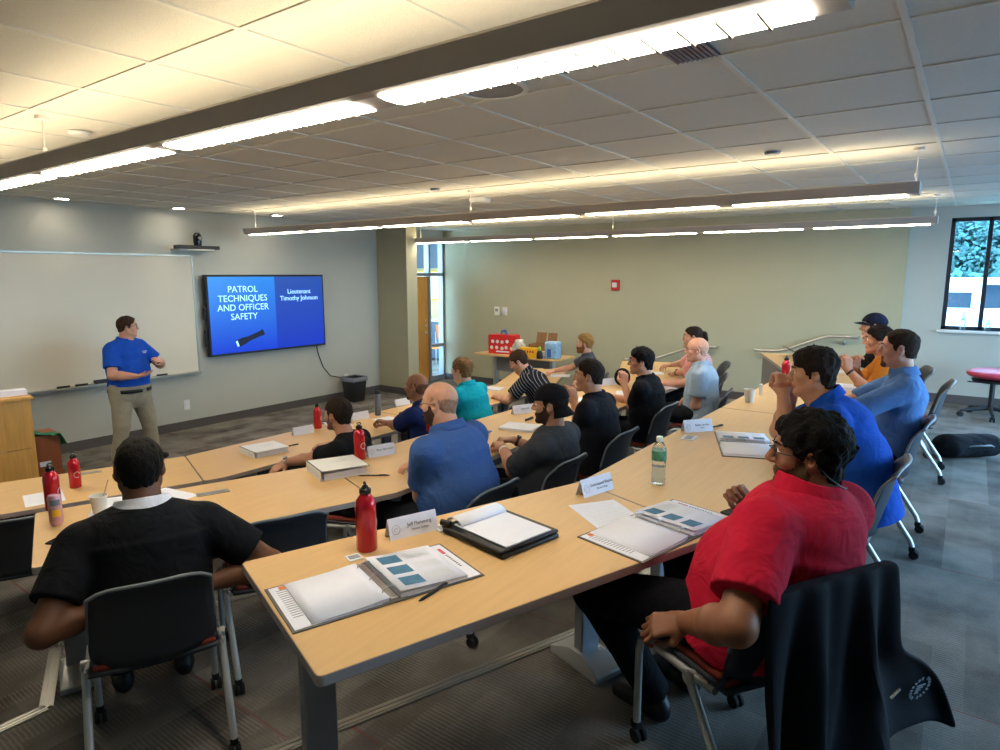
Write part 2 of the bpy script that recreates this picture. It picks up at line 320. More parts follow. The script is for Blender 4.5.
# ceiling fixtures: three long suspended lamps
def pendant(label,x,y0,y1,seams,tilt=1):
    o=thing('pendant_light',label,'light',(x,0,2.78),0,'long suspended lamps')
    prof=[(-.108,.052),(-.112,.044),(-.085,-.022),(-.055,-.03),(.055,-.03),(.085,-.022),(.112,.044),(.108,.052)]
    m=MB(); n=len(prof)
    vs=[(p[0],y,p[1]) for y in (y0,y1) for p in prof]
    m.add(vs,[(i,i+1,n+i+1,n+i) for i in range(n-1)]); m.add([(p[0],y0,p[1]) for p in prof],[tuple(range(n))]); m.add([(p[0],y1,p[1]) for p in prof],[tuple(range(n))[::-1]])
    m.build('housing',M['fixture'],o,solid=.004,smooth=False)
    ys=[y0]+seams+[y1]
    for a,b in zip(ys,ys[1:]):
        l=MB(); q=[]
        for yy in (a+.07,b-.07): q.append([(-.062,yy,-.033),(-.03,yy,-.038),(.03,yy,-.038),(.062,yy,-.033)])
        l.grid(q); lo=l.build('lens',M['lens'],o,solid=.003)
        f=MB(); k=int((b-a-.14)/.085)
        for i in range(1,k): yy=a+.07+(b-a-.14)*i/k; f.bx(-.058,.058,yy-.003,yy+.003,-.0425,-.037)
        f.build('louver_slats',M['fin'],lo)
    for s in(-1,1):
        MB().add([(s*.060,y0+.05,.000),(s*.060,y1-.05,.000),(s*.030,y1-.05,.042),(s*.030,y0+.05,.042)],[(0,1,2,3)]).build('uplight',M['uplens'],o)
    for yy in (y0+.03,(y0+y1)/2,y1-.15):
        c=MB(); c.cyl((0,yy,.03),(0,yy,ZC-2.78),.004,n=8); c.cyl((0,yy,ZC-2.78-.02),(0,yy,ZC-2.78),.035,n=16); c.cyl((0,yy,.09),(0,yy,.12),.012,n=8); c.build('suspension_cable',M['white'],o)
    return o
mods=lambda a,b,n:[a+(b-a)*i/n for i in range(1,n)]
pendant('long grey suspended lamp nearest the camera, crossing the top of the photo',1.55,.26,8.3,[1.62,2.94,4.26,5.6,6.95])
pendant('long suspended lamp hanging over the middle of the classroom',5.5,.36,8.4,[1.70,3.04,4.38,5.72,7.06])
pendant('long suspended lamp hanging beside the plain right wall',8.78,.38,8.3,[1.70,3.04,4.38,5.72,7.02])
# small things on the ceiling
def disc(name,label,cat,x,y,r,m,h=.02,grp=None):
    o=MB().lathe([(r,0),(r,-h*.4),(r*.86,-h),(0,-h)],28).build(name,m); return tag(o,label,cat,grp,(x,y,ZC-.006))
def dl(label,x,y):
    o=thing('recessed_downlight',label,'light',(x,y,ZC-.007)); MB().lathe([(.075,.0),(.10,0),(.10,-.008),(.072,-.01),(.075,0)],28).build('trim_ring',M['white'],o)
    MB().lathe([(0,-.002),(.072,-.002),(.072,-.004),(0,-.004)],28).build('lens',M['can'],o)

o=thing('orange_chair','orange chair standing in the corridor behind the door glass','chair',(11.6,10.5,0),rad(60))
MB().bx(-.22,.22,-.22,.22,.42,.46).build('seat',M['orange'],o,bevel=.01); MB().box((0,-.23,.80),(.42,.03,.36),rotm(-8)).build('backrest',M['orange'],o,bevel=.05)
for sx_ in(-1,1):
    for sy_ in(-1,1): MB().cyl((sx_*.19,sy_*.19,0),(sx_*.19,sy_*.19 ,.42 if sy_>0 else .8),.013,n=8).build('leg',M['chrome'],o)
disc('smoke_detector','round white smoke detector on the ceiling by the middle suspended lamp','detector',6.09,4.71,.13,M['white'],.05)
dl('recessed ceiling downlight above the whiteboard, left one of two',3.23,8.60)
dl('recessed ceiling downlight nearest the wall camera',4.60,8.60)
dl('recessed ceiling downlight above the blue screen',6.0,8.45)

disc('sprinkler_cover','small white round cover plate in the ceiling above the whiteboard corner','cover plate',1.84,4.54,.06,M['white'])
disc('sprinkler_cover','small round cover plate in the ceiling near the middle lamp right end','cover plate',5.04,1.25,.055,M['steel'])
disc('sprinkler_cover','small round cover plate in the ceiling beside the plain right wall','cover plate',9.34,1.55,.055,M['steel'])
disc('sprinkler_cover','small round cover plate in the ceiling between speaker and middle lamp','cover plate',5.13,4.55,.05,M['steel'])
o=thing('ceiling_speaker','round grey ceiling speaker beside the near suspended lamp','speaker',(2.56,1.91,ZC-.007)); MB().lathe([(.17,0),(.175,-.012),(.15,-.014),(.15,0)],36).build('trim_ring',M['white'],o); MB().lathe([(0,-.008),(.15,-.008),(.15,-.004),(0,-.004)],36).build('grille',M['steel'],o)
o=thing('air_vent','dark square return air vent in the ceiling tile','vent',(2.60,.98,ZC-.008)); MB().bx(-.11,.11,-.09,.09,-.006,.0).build('backing',M['ink'],o)
m=MB(); [m.box((0,-.08+.02*k,-.010),(.21,.004,.010),rotm(35)) for k in range(9)]; m.build('vent_slats',M['brown'],o)
# ---------------------------------------------------------------- front wall fittings
o=thing('whiteboard','large white magnetic whiteboard covering the left of the front wall','whiteboard',(3.2,YW-.0,.82))
MB().bx(-3.1,1.69,-.03,-.0,0,1.63).build('panel',M['wb'],o)
f=MB(); f.bx(-3.12,1.71,-.036,0,1.62,1.645); f.bx(1.69,1.712,-.036,0,-.01,1.645); f.build('frame',M['alu'],o,bevel=.002)
MB().bx(-3.1,1.70,-.10,0,-.03,.002).build('tray',M['alu'],o,bevel=.004)
def marker(label,x,c,L=.14):
    o=MB().cyl((-L/2,0,0),(L/2,0,0),.012,n=10).build('marker',c); MB().cyl((L/2,0,0),(L/2+.03,0,0),.009,n=10).build('cap',M['white'],o); tag(o,label,'marker','markers on the whiteboard tray',(x,YW-.06,.835))
marker('black marker on the whiteboard tray left of the standing presenter',3.15,M['black']); marker('second black marker on the tray close to the presenter',3.35,M['black']); marker('dark marker at the right end of whiteboard tray',4.35,M['ink'])
e=MB().bx(-.12,.12,-.03,.03,0,.045).build('whiteboard_eraser',M['ink'],bevel=.006); tag(e,'dark felt eraser on the whiteboard tray beside the presenter','eraser',None,(3.62,YW-.06,.824))
# wall screen
o=thing('television','large wall mounted black framed screen showing a blue title slide','screen',(6.06,YW-.10,1.6))
tw,thh=1.035,.59
MB().bx(-tw,tw,-.03,.05,-thh,thh).build('bezel',M['black'],o,bevel=.006)
sc=bpy.data.materials.new('slide_screen'); sc.use_nodes=True; nt=sc.node_tree; b=nt.nodes['Principled BSDF']; L=nt.links; N=nt.nodes.new
tc=N('ShaderNodeTexCoord'); sx=N('ShaderNodeSeparateXYZ'); L.new(tc.outputs['Object'],sx.inputs['Vector'])
mr=N('ShaderNodeMapRange'); mr.inputs['From Min'].default_value=-.55; mr.inputs['From Max'].default_value=.55; L.new(sx.outputs['Z'],mr.inputs['Value'])
ra=N('ShaderNodeValToRGB'); ra.color_ramp.elements[0].color=(*srgb('#0a3fd8'),1); ra.color_ramp.elements[1].color=(*srgb('#1f8bf0'),1)
rb=N('ShaderNodeValToRGB'); rb.color_ramp.elements[0].color=(*srgb('#0636c4'),1); rb.color_ramp.elements[1].color=(*srgb('#174fae'),1)
L.new(mr.outputs[0],ra.inputs['Fac']); L.new(mr.outputs[0],rb.inputs['Fac'])
gt=N('ShaderNodeMath'); gt.operation='GREATER_THAN'; gt.inputs[1].default_value=.09; L.new(sx.outputs['X'],gt.inputs[0])
mx=N('ShaderNodeMix'); mx.data_type='RGBA'; L.new(gt.outputs[0],mx.inputs['Factor']); L.new(ra.outputs['Color'],mx.inputs['A']); L.new(rb.outputs['Color'],mx.inputs['B'])
L.new(mx.outputs['Result'],b.inputs['Emission Color']); b.inputs['Emission Strength'].default_value=.62; b.inputs['Base Color'].default_value=(.01,.01,.02,1); b.inputs['Roughness'].default_value=.25
s=MB().bx(-tw+.03,tw-.03,-.034,-.03,-thh+.03,thh-.03).build('screen',sc,o)
M['slidetext']=mat('slide_text','#9fd0ff',.5,emit='#8cc4ff',estr=.9); M['flash']=mat('flashlight_black','#101424',.5,emit='#0c1433',estr=.4)
text_mesh('PATROL\nTECHNIQUES\nAND OFFICER\nSAFETY',.135,M['slidetext'],'slide_lettering',s,(-.46,-.036,.17),(PI/2,0,0))
text_mesh('Lieutenant\nTimothy Johnson',.105,M['slidetext'],'slide_lettering',s,(.54,-.036,.27),(PI/2,0,0))
fl=MB(); R=rotm(0,-18,0)
def FP(x,z): return R@Vector((x,0,z))+Vector((-.38,-.036,-.36))
for a,b_,h in ((-.24,-.10,.055),(-.10,-.05,.045),(-.05,.20,.038),(.20,.25,.044)):
    fl.add([FP(a,-h),FP(b_,-h),FP(b_,h),FP(a,h)],[(0,1,2,3)])
fl.build('slide_flashlight',M['flash'],s,solid=.001,smooth=False)
fl=MB(); fl.add([FP(-.245,-.04),FP(-.215,-.045),FP(-.215,.045),FP(-.245,.04)],[(0,1,2,3)]); fl.build('slide_flashlight_lens',M['slidetext'],s,solid=.002,smooth=False)
MB().bx(-tw-.03,-tw,-.0,.04,-.05,.12).build('side_port',M['black'],o); MB().bx(-tw-.03,-tw,-.0,.04,-.45,-.2).build('side_port',M['black'],o)
m=MB(); m.bx(-.5,.5,.05,.10,-.3,.3); m.build('wall_mount',M['black'],o)
c=MB().tube([(6.98,YW-.03,1.0),(7.02,YW-.02,.85),(7.10,YW-.03,.62),(7.25,YW-.03,.45),(7.42,YW-.03,.40),(7.56,YW-.02,.37)],.008,8).build('power_cable',M['ink']); tag(c,'black cable hanging from the screen to the wall outlet','cable')
def outlet(label,x,z,n=2,axis='y',name='wall_outlet',cat='outlet',grp=None):
    o=thing(name,label,cat,(x,YW,z) if axis=='y' else (XW,x,z),0 if axis=='y' else -PI/2,grp)
    MB().bx(-.045,.045,-.008,0,-.07,.07).build('cover_plate',M['white'],o,bevel=.003)
    for dz in (-.03,.03):
        MB().bx(-.018,.018,-.011,-.006,dz-.02,dz+.02).build('socket',M['paper'],o,bevel=.002)
    return o
outlet('white wall outlet on the front wall right of the presenter',4.69,.35); outlet('white wall outlet above the black waste bin',7.62,.36)
def plate(name,label,cat,y,z,w,h,dark):
    o=thing(name,label,cat,(XW,y,z),-PI/2); MB().bx(-w,w,-.02,0,-h,h).build('cover',M['white'],o,bevel=.004); MB().bx(-w*.55,w*.55,-.024,-.018,-h*.1 if dark else -h*.5,h*.55).build('display' if dark else 'switch',M['steel'] if dark else M['paper'],o)
plate('thermostat','white thermostat on the right wall, left of the light switch','thermostat',7.55,1.48,.06,.085,1); plate('light_switch','white light switch plate right of the thermostat','switch',7.36,1.48,.055,.08,0)
o=thing('fire_alarm','red fire alarm strobe on the right wall','fire alarm',(XW,5.0,2.01),-PI/2); MB().bx(-.075,.075,-.05,0,-.09,.09).build('housing',M['firered'],o,bevel=.008); MB().bx(-.045,.045,-.075,-.05,-.04,.045).build('strobe_lens',M['white'],o,bevel=.01)
# conference camera on its bracket
o=thing('conference_camera','black conference camera on white wall shelf above whiteboard corner','camera',(4.88,YW,2.49))
MB().bx(-.25,.25,-.24,0,.03,.05).build('shelf',M['white'],o,bevel=.003); m=MB(); m.prism([(-.3,-.28),(.36,-.2),(.34,-.06),(-.26,-.1)],.05,.10); m.build('base',M['black'],o,bevel=.006)
m=MB(); m.lathe([(0,.0),(.05,.0),(.055,.05),(.055,.14),(.03,.175),(0,.18)],20,(.06,-.15,.10)); hd=m.build('camera_head',M['blackgloss'],o); MB().cyl((.06,-.2,.20),(.06,-.225,.20),.03).build('lens',M['blackgloss'],hd)
# waste bin
o=thing('waste_bin','black square waste bin against the front wall below screen','bin',(7.50,8.60,0))
def frus(m,w0,w1,z0,z1): m.add([(-w0,-w0,z0),(w0,-w0,z0),(w0,w0,z0),(-w0,w0,z0),(-w1,-w1,z1),(w1,-w1,z1),(w1,w1,z1),(-w1,w1,z1)],[(3,2,1,0),(0,1,5,4),(1,2,6,5),(2,3,7,6),(3,0,4,7)])
m=MB(); frus(m,.115,.155,.0,.42); m.build('body',M['black'],o,solid=.006,bevel=.004); m=MB(); frus(m,.164,.162,.36,.435); m.build('liner',M['printlight'] if False else M['can_grey'],o,solid=.003)
# lectern, laptop, paper, brown cabinet, cloth
o=thing('lectern','tall light wood lectern at the left edge of the photo','lectern',(1.62,7.2,0),rad(-6))
MB().bx(-.55,.55,-.22,-.20,.03,.60).build('front_panel',M['lectern'],o,bevel=.003); MB().bx(-.55,.55,-.22,-.20,.606,1.06).build('front_panel',M['lectern'],o,bevel=.003)
for sx_ in (-1,1): MB().bx(sx_*.565-.018,sx_*.565+.018,-.215,.25,0,1.06).build('side_panel',M['lectern'],o,bevel=.003)
MB().bx(-.6,.6,-.24,.28,1.06,1.09).build('top',M['lectern'],o,bevel=.004); MB().bx(-.54,.54,-.2,.22,.3,.32).build('shelf',M['lectern'],o)
o2=thing('laptop','dark open laptop standing on the lectern','laptop',(1.55,7.3,1.09),rad(-6)); MB().bx(-.17,.17,-.1,.12,0,.018).build('base',M['black'],o2,bevel=.003); MB().box((0,.0,0),(.34,.012,.2)).build('screen',M['black'],o2,bevel=.003).location=(0,-.1,.10)
p=MB().bx(-.22,.22,-.06,.06,0,.05).build('paper_stack',M['paper'],bevel=.002); tag(p,'white paper stack lying on the lectern top','paper',None,(1.98,7.12,1.09),rad(-6))
o=thing('storage_box','brown wooden box beside the lectern','cabinet',(2.48,7.95,0),rad(-6)); MB().bx(-.2,.2,-.18,.18,.02,.52).build('body',M['brown'],o,bevel=.004); MB().bx(-.21,.21,-.2,.19,0,.13).build('plinth',M['brown'],o,bevel=.003); MB().bx(.0,.1,-.184,-.18,.19,.24).build('label_tag',M['paper'],o)
# ---------------------------------------------------------------- handrails
def rail(label,pts,brk,name='handrail'):
    o=thing(name,label,'handrail',(0,0,0)); 
    MB().tube(pts,.021,12).build('rail',M['chrome'],o)
    for q in brk:
        q=Vector(q); m=MB(); m.tube([q,q+Vector((0,0,-.06)),(XW-.01,q.y,q.z-.08)],.009,8); m.cyl((XW-.012,q.y,q.z-.08),(XW,q.y,q.z-.08),.035); m.build('bracket',M['chrome'],o)
RX=XW-.09
rail('steel wall handrail rising behind the woman in pink checked shirt',[(RX,4.75,.75),(RX,4.35,.76),(RX,4.22,.79),(RX,3.72,.98),(RX,3.6,1.04),(RX,3.5,1.05),(RX,3.2,1.055),(XW,3.19,1.055)],[(RX,4.45,.74),(RX,3.4,1.03)])
rail('steel wall handrail rising behind the man in navy cap',[(RX,2.62,1.05),(RX,2.3,1.06),(RX,2.15,1.09),(RX,1.72,1.28),(RX,1.6,1.32),(RX,1.25,1.325),(XW,1.24,1.325)],[(RX,2.5,1.04),(RX,1.42,1.30)])
# ---------------------------------------------------------------- tables
ROWS=[('front row',5.05,.74,Z1),('middle row',3.29,Z2+.74,Z2),('back row',1.42,Z3+.74,Z3)]
uA=Vector((.943,-.333)); nA=Vector((.333,.943)); uC=Vector((.921,.390)); nC=Vector((-.390,.921)); D=.77
def off(poly,c): return [(p[0]-c[0],p[1]-c[1]) for p in poly]
def rounded(poly,r=.02,k=3):
    out=[]; n=len(poly)
    for i in range(n):
        p=Vector(poly[i]); a=(Vector(poly[i-1])-p).normalized(); b=(Vector(poly[(i+1)%n])-p).normalized()
        for j in range(k+1):
            t=j/k; out.append(p+a*r*(1-t)**2+b*r*t**2)
    return out
def table(label,poly,ztop,zf,legs,panel,grp):
    c=(sum(p[0] for p in poly)/len(poly),sum(p[1] for p in poly)/len(poly)); o=thing('classroom_table',label,'table',(c[0],c[1],zf),0,grp); h=ztop-zf
    top=MB().prism(off(rounded(poly),c),h-.032,h).edges(1).build('tabletop',[M['wood'],M['edge']],o,bevel=.003)
    for (x,y,ang) in legs:
        R=Matrix.Rotation(ang,3,'Z'); q=Vector((x-c[0],y-c[1],0))
        lg=MB().box(q+Vector((0,0,(h+.03)/2)),(.10,.055,h-.10),R).build('leg',M['steel'],o,bevel=.006)
        m=MB(); B=[(-.07,-.30,0),(.07,-.30,0),(.07,.30,0),(-.07,.30,0),(-.07,-.30,.03),(.07,-.30,.03),(.07,.30,.03),(-.07,.30,.03),(-.055,-.06,.075),(.055,-.06,.075),(.055,.06,.075),(-.055,.06,.075)]
        B=[(x*1.15,y*.52,z) for x,y,z in B]; m.add([R@Vector(b)+q for b in B],[(3,2,1,0),(0,1,5,4),(1,2,6,5),(2,3,7,6),(3,0,4,7),(4,5,9,8),(5,6,10,9),(6,7,11,10),(7,4,8,11),(8,9,10,11)]); m.build('foot',M['steel_light'],lg,bevel=.005)
        m=MB(); m.box(q+Vector((0,0,h-.05)),(.07,.55,.035),R); m.build('top_bracket',M['steel'],lg)
    if panel:
        a,b=Vector(panel[0]),Vector(panel[1]); d=(b-a).normalized(); R=Matrix.Rotation(math.atan2(d.y,d.x),3,'Z'); q=(a+b)/2
        MB().box((q.x-c[0],q.y-c[1],h-.035-.19),((b-a).length,.012,.38),R).build('modesty_panel',M['perf'] if panel[2] else M['wallp'],o)
    return o
V2=lambda x,y: Vector((x,y))
XM=4.72
rowlab={0:'front row',1:'middle row',2:'back row'}
for i,(rn,Yf,zt,zf) in enumerate(ROWS):
    FL=V2(bend_l,Yf); NL=FL-nA*D; 
    A0=FL-uA*1.53
    g='classroom tables'; e=.004
    table(['angled maple table at left end of the front row, before the lectern','angled maple table at left end of middle row under the drink can','angled maple table at left end of back row under the open binder'][i],
        [NL,FL-uA*e,A0,A0-nA*D][::-1] if 0 else [A0-nA*D,NL-uA*e,FL-uA*e,A0],zt,zf,[(*(A0+uA*.12-nA*.385),rad(-19.5)),(*(FL-uA*.16-nA*.24),rad(-19.5))],(A0+uA*.2-nA*.12,FL-uA*.2-nA*.12,1),g)
    nb=V2(bend_l-.13,Yf-D)
    table(['maple table with the closed binder and black watch arm, front row','maple table in middle row with closed binder, left of its center','maple table in back row with water bottle, left of its middle seam'][i],
        [NL+uA*e,nb+V2(.06,-.005) if 0 else nb,V2(XM-e,Yf-D),V2(XM-e,Yf),FL+uA*e],zt,zf,[(bend_l+.42,Yf-.24,0),(XM-.12,Yf-.24,0)],(V2(bend_l+.25,Yf-.10),V2(XM-.2,Yf-.10),1),g)
    FR=V2(bend_r,Yf); NR=V2(bend_r+.17,Yf-D)
    table(['maple table before the teal shirt man, front row','maple table with white notebook in middle row, before the black cap','maple table in back row with the white paper cup'][i],
        [V2(XM+e,Yf-D),NR-V2(e,0),FR-V2(e,0),V2(XM+e,Yf)],zt,zf,[(XM+.12,Yf-.24,0),(bend_r-.12,Yf-.24,0)],(V2(XM+.2,Yf-.10),V2(bend_r-.2,Yf-.10),1),g)
    C1=FR+uC*1.62
    table(['angled maple table at far right end of the front row','angled maple table at far right end of middle row, by the pink shirt','angled maple table at the far right end of back row, before navy cap'][i],
        [NR+V2(e,0),C1-nC*D,C1,FR+V2(e,0)],zt,zf,[(*(FR+uC*.25-nC*.385),rad(23)),(*(C1-uC*.12-nC*.385),rad(23))],(FR+uC*.05-nC*.02,C1-uC*.03-nC*.02,0),g)
o=thing('side_table','maple side table against the right wall holding food boxes','table',(9.45,6.35,0),rad(-92)); MB().prism(rounded([(-.86,-.36),(.86,-.36),(.86,.36),(-.86,.36)]),.76,.79).build('tabletop',M['wood'],o,bevel=.004)
for sx_ in (-1,1): lg=MB().bx(sx_*.62-.03,sx_*.62+.03,-.05,.05,.05,.75).build('leg',M['steel_light'],o,bevel=.004); MB().bx(sx_*.62-.05,sx_*.62+.05,-.3,.3,0,.05).build('foot',M['steel_light'],lg,bevel=.01)
MB().bx(-.6,.6,-.01,.01,.45,.74).build('modesty_panel',M['wallp'],o)
# ---------------------------------------------------------------- chairs
def make_chair(label):
    o=thing('classroom_chair',label,'chair'); 
    # seat pan
    P=[];n=12
    for i in range(n+1):
        y=-.2+.46*i/n; r=[]
        for j in range(11):
            x=-.23+.46*j/10; t=(j-5)/5; s=1-.12*max(0,(i/n-.6)/.4)**2
            z=.455-.022*(1-t*t)*(1-abs(i/n-.4))-.05*max(0,(i/n-.75)/.25)**2; r.append((x*s,y,z))
        P.append(r)
    MB().grid(P).build('seat_shell',M['chair'],o,solid=.016)
    P2=[[(x*.94,y*.95+.003,z+.018) for x,y,z in r] for r in P]; MB().grid(P2).build('seat_cushion',M['redseat'],o,solid=.022)
    # back shell with flared top rim
    P=[]
    for i in range(13):
        t=i/12; z=.46+.37*t; y=-.215-.075*t-.035*max(0,(t-.72)/.28)**2; r=[]; wd=.225-.02*t-.03*max(0,(.25-t)/.25)**2
        for j in range(13):
            u=(j-6)/6; cr=1-abs(u)**6*.0
            r.append((wd*u,y+.055*u*u*(1-.3*t),z-.035*abs(u)**5*max(0,(t-.6)/.4)))
        P.append(r)
    MB().grid(P).build('backrest',M['chair'],o,solid=.012)
    top=[(x,y,z) for x,y,z in P[-1]]; rim=[P[i][0] for i in range(4,13)]+top[1:-1]+[P[i][-1] for i in range(12,3,-1)]
    MB().tube(rim,.0075,8).build('backrest_rim',M['chair_rim'],o)
    for s in (-1,1):
        fr=MB().tube([(s*.235,.225,.07),(s*.235,.225,.36),(s*.235,.215,.405),(s*.235,.18,.425),(s*.235,-.02,.43),(s*.235,-.16,.44)],.0145,10).build('front_leg',M['steel_light'],o)
        rl=MB().tube([(s*.248,-.05,.44),(s*.248,-.10,.36),(s*.248,-.27,.11),(s*.248,-.285,.07)],.0155,10).build('rear_leg',M['steel_light'],o)
        m=MB(); m.cyl((s*.22,-.06,.43),(s*.262,-.06,.43),.022,n=12); m.build('pivot',M['steel_light'],o)
        for y,x in ((.225,s*.235),(-.285,s*.248)):
            m=MB(); m.cyl((x-.022,y-.012,.027),(x-.006,y-.012,.027),.027,n=16); m.cyl((x+.006,y-.012,.027),(x+.022,y-.012,.027),.027,n=16); m.box((x,y,.06),(.03,.035,.03)); m.build('caster',M['rubber'],o,bevel=.003)
        m=MB(); m.tube([(s*.235,-.13,.44),(s*.222,-.165,.46),(s*.212,-.178,.49)],.012,8); m.build('back_arm',M['chair'],o)
    return o
CHAIR0=[None]
def chair(label,x,y,zf,face):
    if CHAIR0[0] is None: o=make_chair(label); CHAIR0[0]=o
    else: o=copy_tree(CHAIR0[0]); o['label']=label
    o['group']='classroom chairs'; o.location=(x,y,zf); o.rotation_euler=(0,0,rad(face-90)); return o
# ================================================================ people: distance fields meshed with surface nets
class SDF:
    def __init__(s,lo,hi,h):
        s.lo=np.array(lo,np.float32); s.h=h; s.n=np.ceil((np.array(hi)-np.array(lo))/h).astype(int)+1
        s.v=np.full(tuple(s.n),1.0,np.float32); s.ax=[s.lo[i]+h*np.arange(s.n[i],dtype=np.float32) for i in range(3)]
    def put(s,fn,lo,hi,k=0.01,sub=False,pad=.012):
        m=k+pad+2*s.h; sl=[]
        for i in range(3):
            a=int(max(0,math.floor((lo[i]-m-s.lo[i])/s.h))); b=int(min(s.n[i],math.ceil((hi[i]+m-s.lo[i])/s.h)+1))
            if b<=a: return
            sl.append(slice(a,b))
        sl=tuple(sl); x=s.ax[0][sl[0]][:,None,None]; y=s.ax[1][sl[1]][None,:,None]; z=s.ax[2][sl[2]][None,None,:]
        d=fn(x,y,z); a=s.v[sl]
        if sub: d=-d; h=np.clip(.5-.5*(a-d)/max(k,1e-5),0,1); s.v[sl]=a*(1-h)+d*h+k*h*(1-h)
        else: h=np.clip(.5+.5*(a-d)/max(k,1e-5),0,1); s.v[sl]=a*(1-h)+d*h-k*h*(1-h)
    def cap(s,a,b,ra,rb=None,k=.012,sub=False,cut=None):
        a=np.array(a,float);b=np.array(b,float); rb=ra if rb is None else rb; ab=b-a; L2=max(ab@ab,1e-9)
        def fn(x,y,z):
            t=np.clip(((x-a[0])*ab[0]+(y-a[1])*ab[1]+(z-a[2])*ab[2])/L2,0,1)
            d=np.sqrt((x-a[0]-t*ab[0])**2+(y-a[1]-t*ab[1])**2+(z-a[2]-t*ab[2])**2)-(ra+t*(rb-ra))
            for n,p in cut or []:
                d=np.maximum(d,(x-p[0])*n[0]+(y-p[1])*n[1]+(z-p[2])*n[2])
            return d
        r=max(ra,rb); s.put(fn,np.minimum(a,b)-r,np.maximum(a,b)+r,k,sub); return s
    def ecap(s,a,b,wa,da,wb,db,side,k=.02,cut=None):
        a=np.array(a,float);b=np.array(b,float); ab=b-a; L=max(np.linalg.norm(ab),1e-6); T=ab/L; U=np.array(side,float); U=U-T*(U@T); U/=np.linalg.norm(U); V=np.cross(T,U)
        def fn(x,y,z):
            X,Y,Z=x-a[0],y-a[1],z-a[2]; q=(X*T[0]+Y*T[1]+Z*T[2]); t=np.clip(q/L,0,1); o=q-t*L
            w=wa+(wb-wa)*t; d=da+(db-da)*t; mn=np.minimum(w,d)
            u=X*U[0]+Y*U[1]+Z*U[2]; v=X*V[0]+Y*V[1]+Z*V[2]
            e=(np.sqrt((u/w)**2+(v/d)**2+(o/mn)**2)-1)*mn
            for n,p in cut or []: e=np.maximum(e,(x-p[0])*n[0]+(y-p[1])*n[1]+(z-p[2])*n[2])
            return e
        r=max(wa,wb,da,db); s.put(fn,np.minimum(a,b)-r,np.maximum(a,b)+r,k); return s
    def ell(s,c,r,R=None,k=.012,sub=False,extra=None,pad=.012):
        c=np.array(c,float); r=np.array(r,float); R=np.eye(3) if R is None else np.array(R)
        def fn(x,y,z):
            X,Y,Z=x-c[0],y-c[1],z-c[2]
            u=(X*R[0,0]+Y*R[1,0]+Z*R[2,0])/r[0]; v=(X*R[0,1]+Y*R[1,1]+Z*R[2,1])/r[1]; w=(X*R[0,2]+Y*R[1,2]+Z*R[2,2])/r[2]
            k0=np.sqrt(u*u+v*v+w*w)+1e-6; k1=np.sqrt((u/r[0])**2+(v/r[1])**2+(w/r[2])**2)+1e-6
            d=k0*(k0-1)/k1
            if extra is not None: d=extra(d,X*R[0,0]+Y*R[1,0]+Z*R[2,0],X*R[0,1]+Y*R[1,1]+Z*R[2,1],X*R[0,2]+Y*R[1,2]+Z*R[2,2])
            return d
        m=r.max(); s.put(fn,c-m,c+m,k,sub,pad); return s
    def plane(s,n,p): # keep n.(q-p)<0
        n=np.array(n,float)/np.linalg.norm(n); x=s.ax[0][:,None,None];y=s.ax[1][None,:,None];z=s.ax[2][None,None,:]
        s.v=np.maximum(s.v,((x-p[0])*n[0]+(y-p[1])*n[1]+(z-p[2])*n[2]).astype(np.float32)); return s
    def rough(s,amp,fs,seed=0):
        rs=np.random.RandomState(seed); x=s.ax[0][:,None,None];y=s.ax[1][None,:,None];z=s.ax[2][None,None,:]
        for f,a in fs:
            for _ in range(3):
                d=rs.normal(size=3); d/=np.linalg.norm(d); ph=rs.uniform(0,6.28,3); e=rs.normal(size=3); e/=np.linalg.norm(e)
                s.v+=(amp*a/3*np.sin(f*(x*d[0]+y*d[1]+z*d[2])+ph[0]+1.3*np.sin(f*.6*(x*e[0]+y*e[1]+z*e[2])+ph[1]))).astype(np.float32)
        return s
    def mesh(s):
        v=s.v; v[0]=v[-1]=1; v[:,0]=v[:,-1]=1; v[:,:,0]=v[:,:,-1]=1
        ins=v<0; n=np.zeros(tuple(d-1 for d in v.shape),np.int8)
        for a in(0,1):
            for b in(0,1):
                for c in(0,1): n+=ins[a:v.shape[0]-1+a,b:v.shape[1]-1+b,c:v.shape[2]-1+c]
        act=(n>0)&(n<8); I=np.argwhere(act); N=len(I); idx=np.full(n.shape,-1,np.int32); idx[act]=np.arange(N)
        pos=np.zeros((N,3),np.float32); cnt=np.zeros(N,np.float32)
        cs=np.array([(a,b,c) for a in(0,1) for b in(0,1) for c in(0,1)]); vals=[v[I[:,0]+c[0],I[:,1]+c[1],I[:,2]+c[2]] for c in cs]
        for i in range(8):
            for j in range(i+1,8):
                if abs(cs[i]-cs[j]).sum()!=1: continue
                a,b=vals[i],vals[j]; mk=(a<0)!=(b<0); t=np.where(mk,a/np.where(mk,a-b,1),0)
                pos+=np.where(mk[:,None],cs[i]+t[:,None]*(cs[j]-cs[i]),0); cnt+=mk
        P=s.lo+s.h*(I+pos/np.maximum(cnt,1)[:,None]); Q=[]
        for ax in range(3):
            b,c=[(1,2),(2,0),(0,1)][ax]; sl0=[slice(1,-1)]*3; sl0[ax]=slice(0,-1); sl1=[slice(1,-1)]*3; sl1[ax]=slice(1,None)
            A=ins[tuple(sl0)]; B=ins[tuple(sl1)]; E=np.argwhere(A!=B); fl=A[tuple(E.T)]; E=E.copy()
            off=np.ones(3,int); off[ax]=0; E=E+off
            def id_(db,dc):
                q=E.copy(); q[:,b]+=db; q[:,c]+=dc; return idx[q[:,0],q[:,1],q[:,2]]
            q=np.stack([id_(-1,-1),id_(0,-1),id_(0,0),id_(-1,0)],1); q[~fl]=q[~fl][:,::-1]; Q.append(q)
        return P,np.concatenate(Q).astype(np.int32)
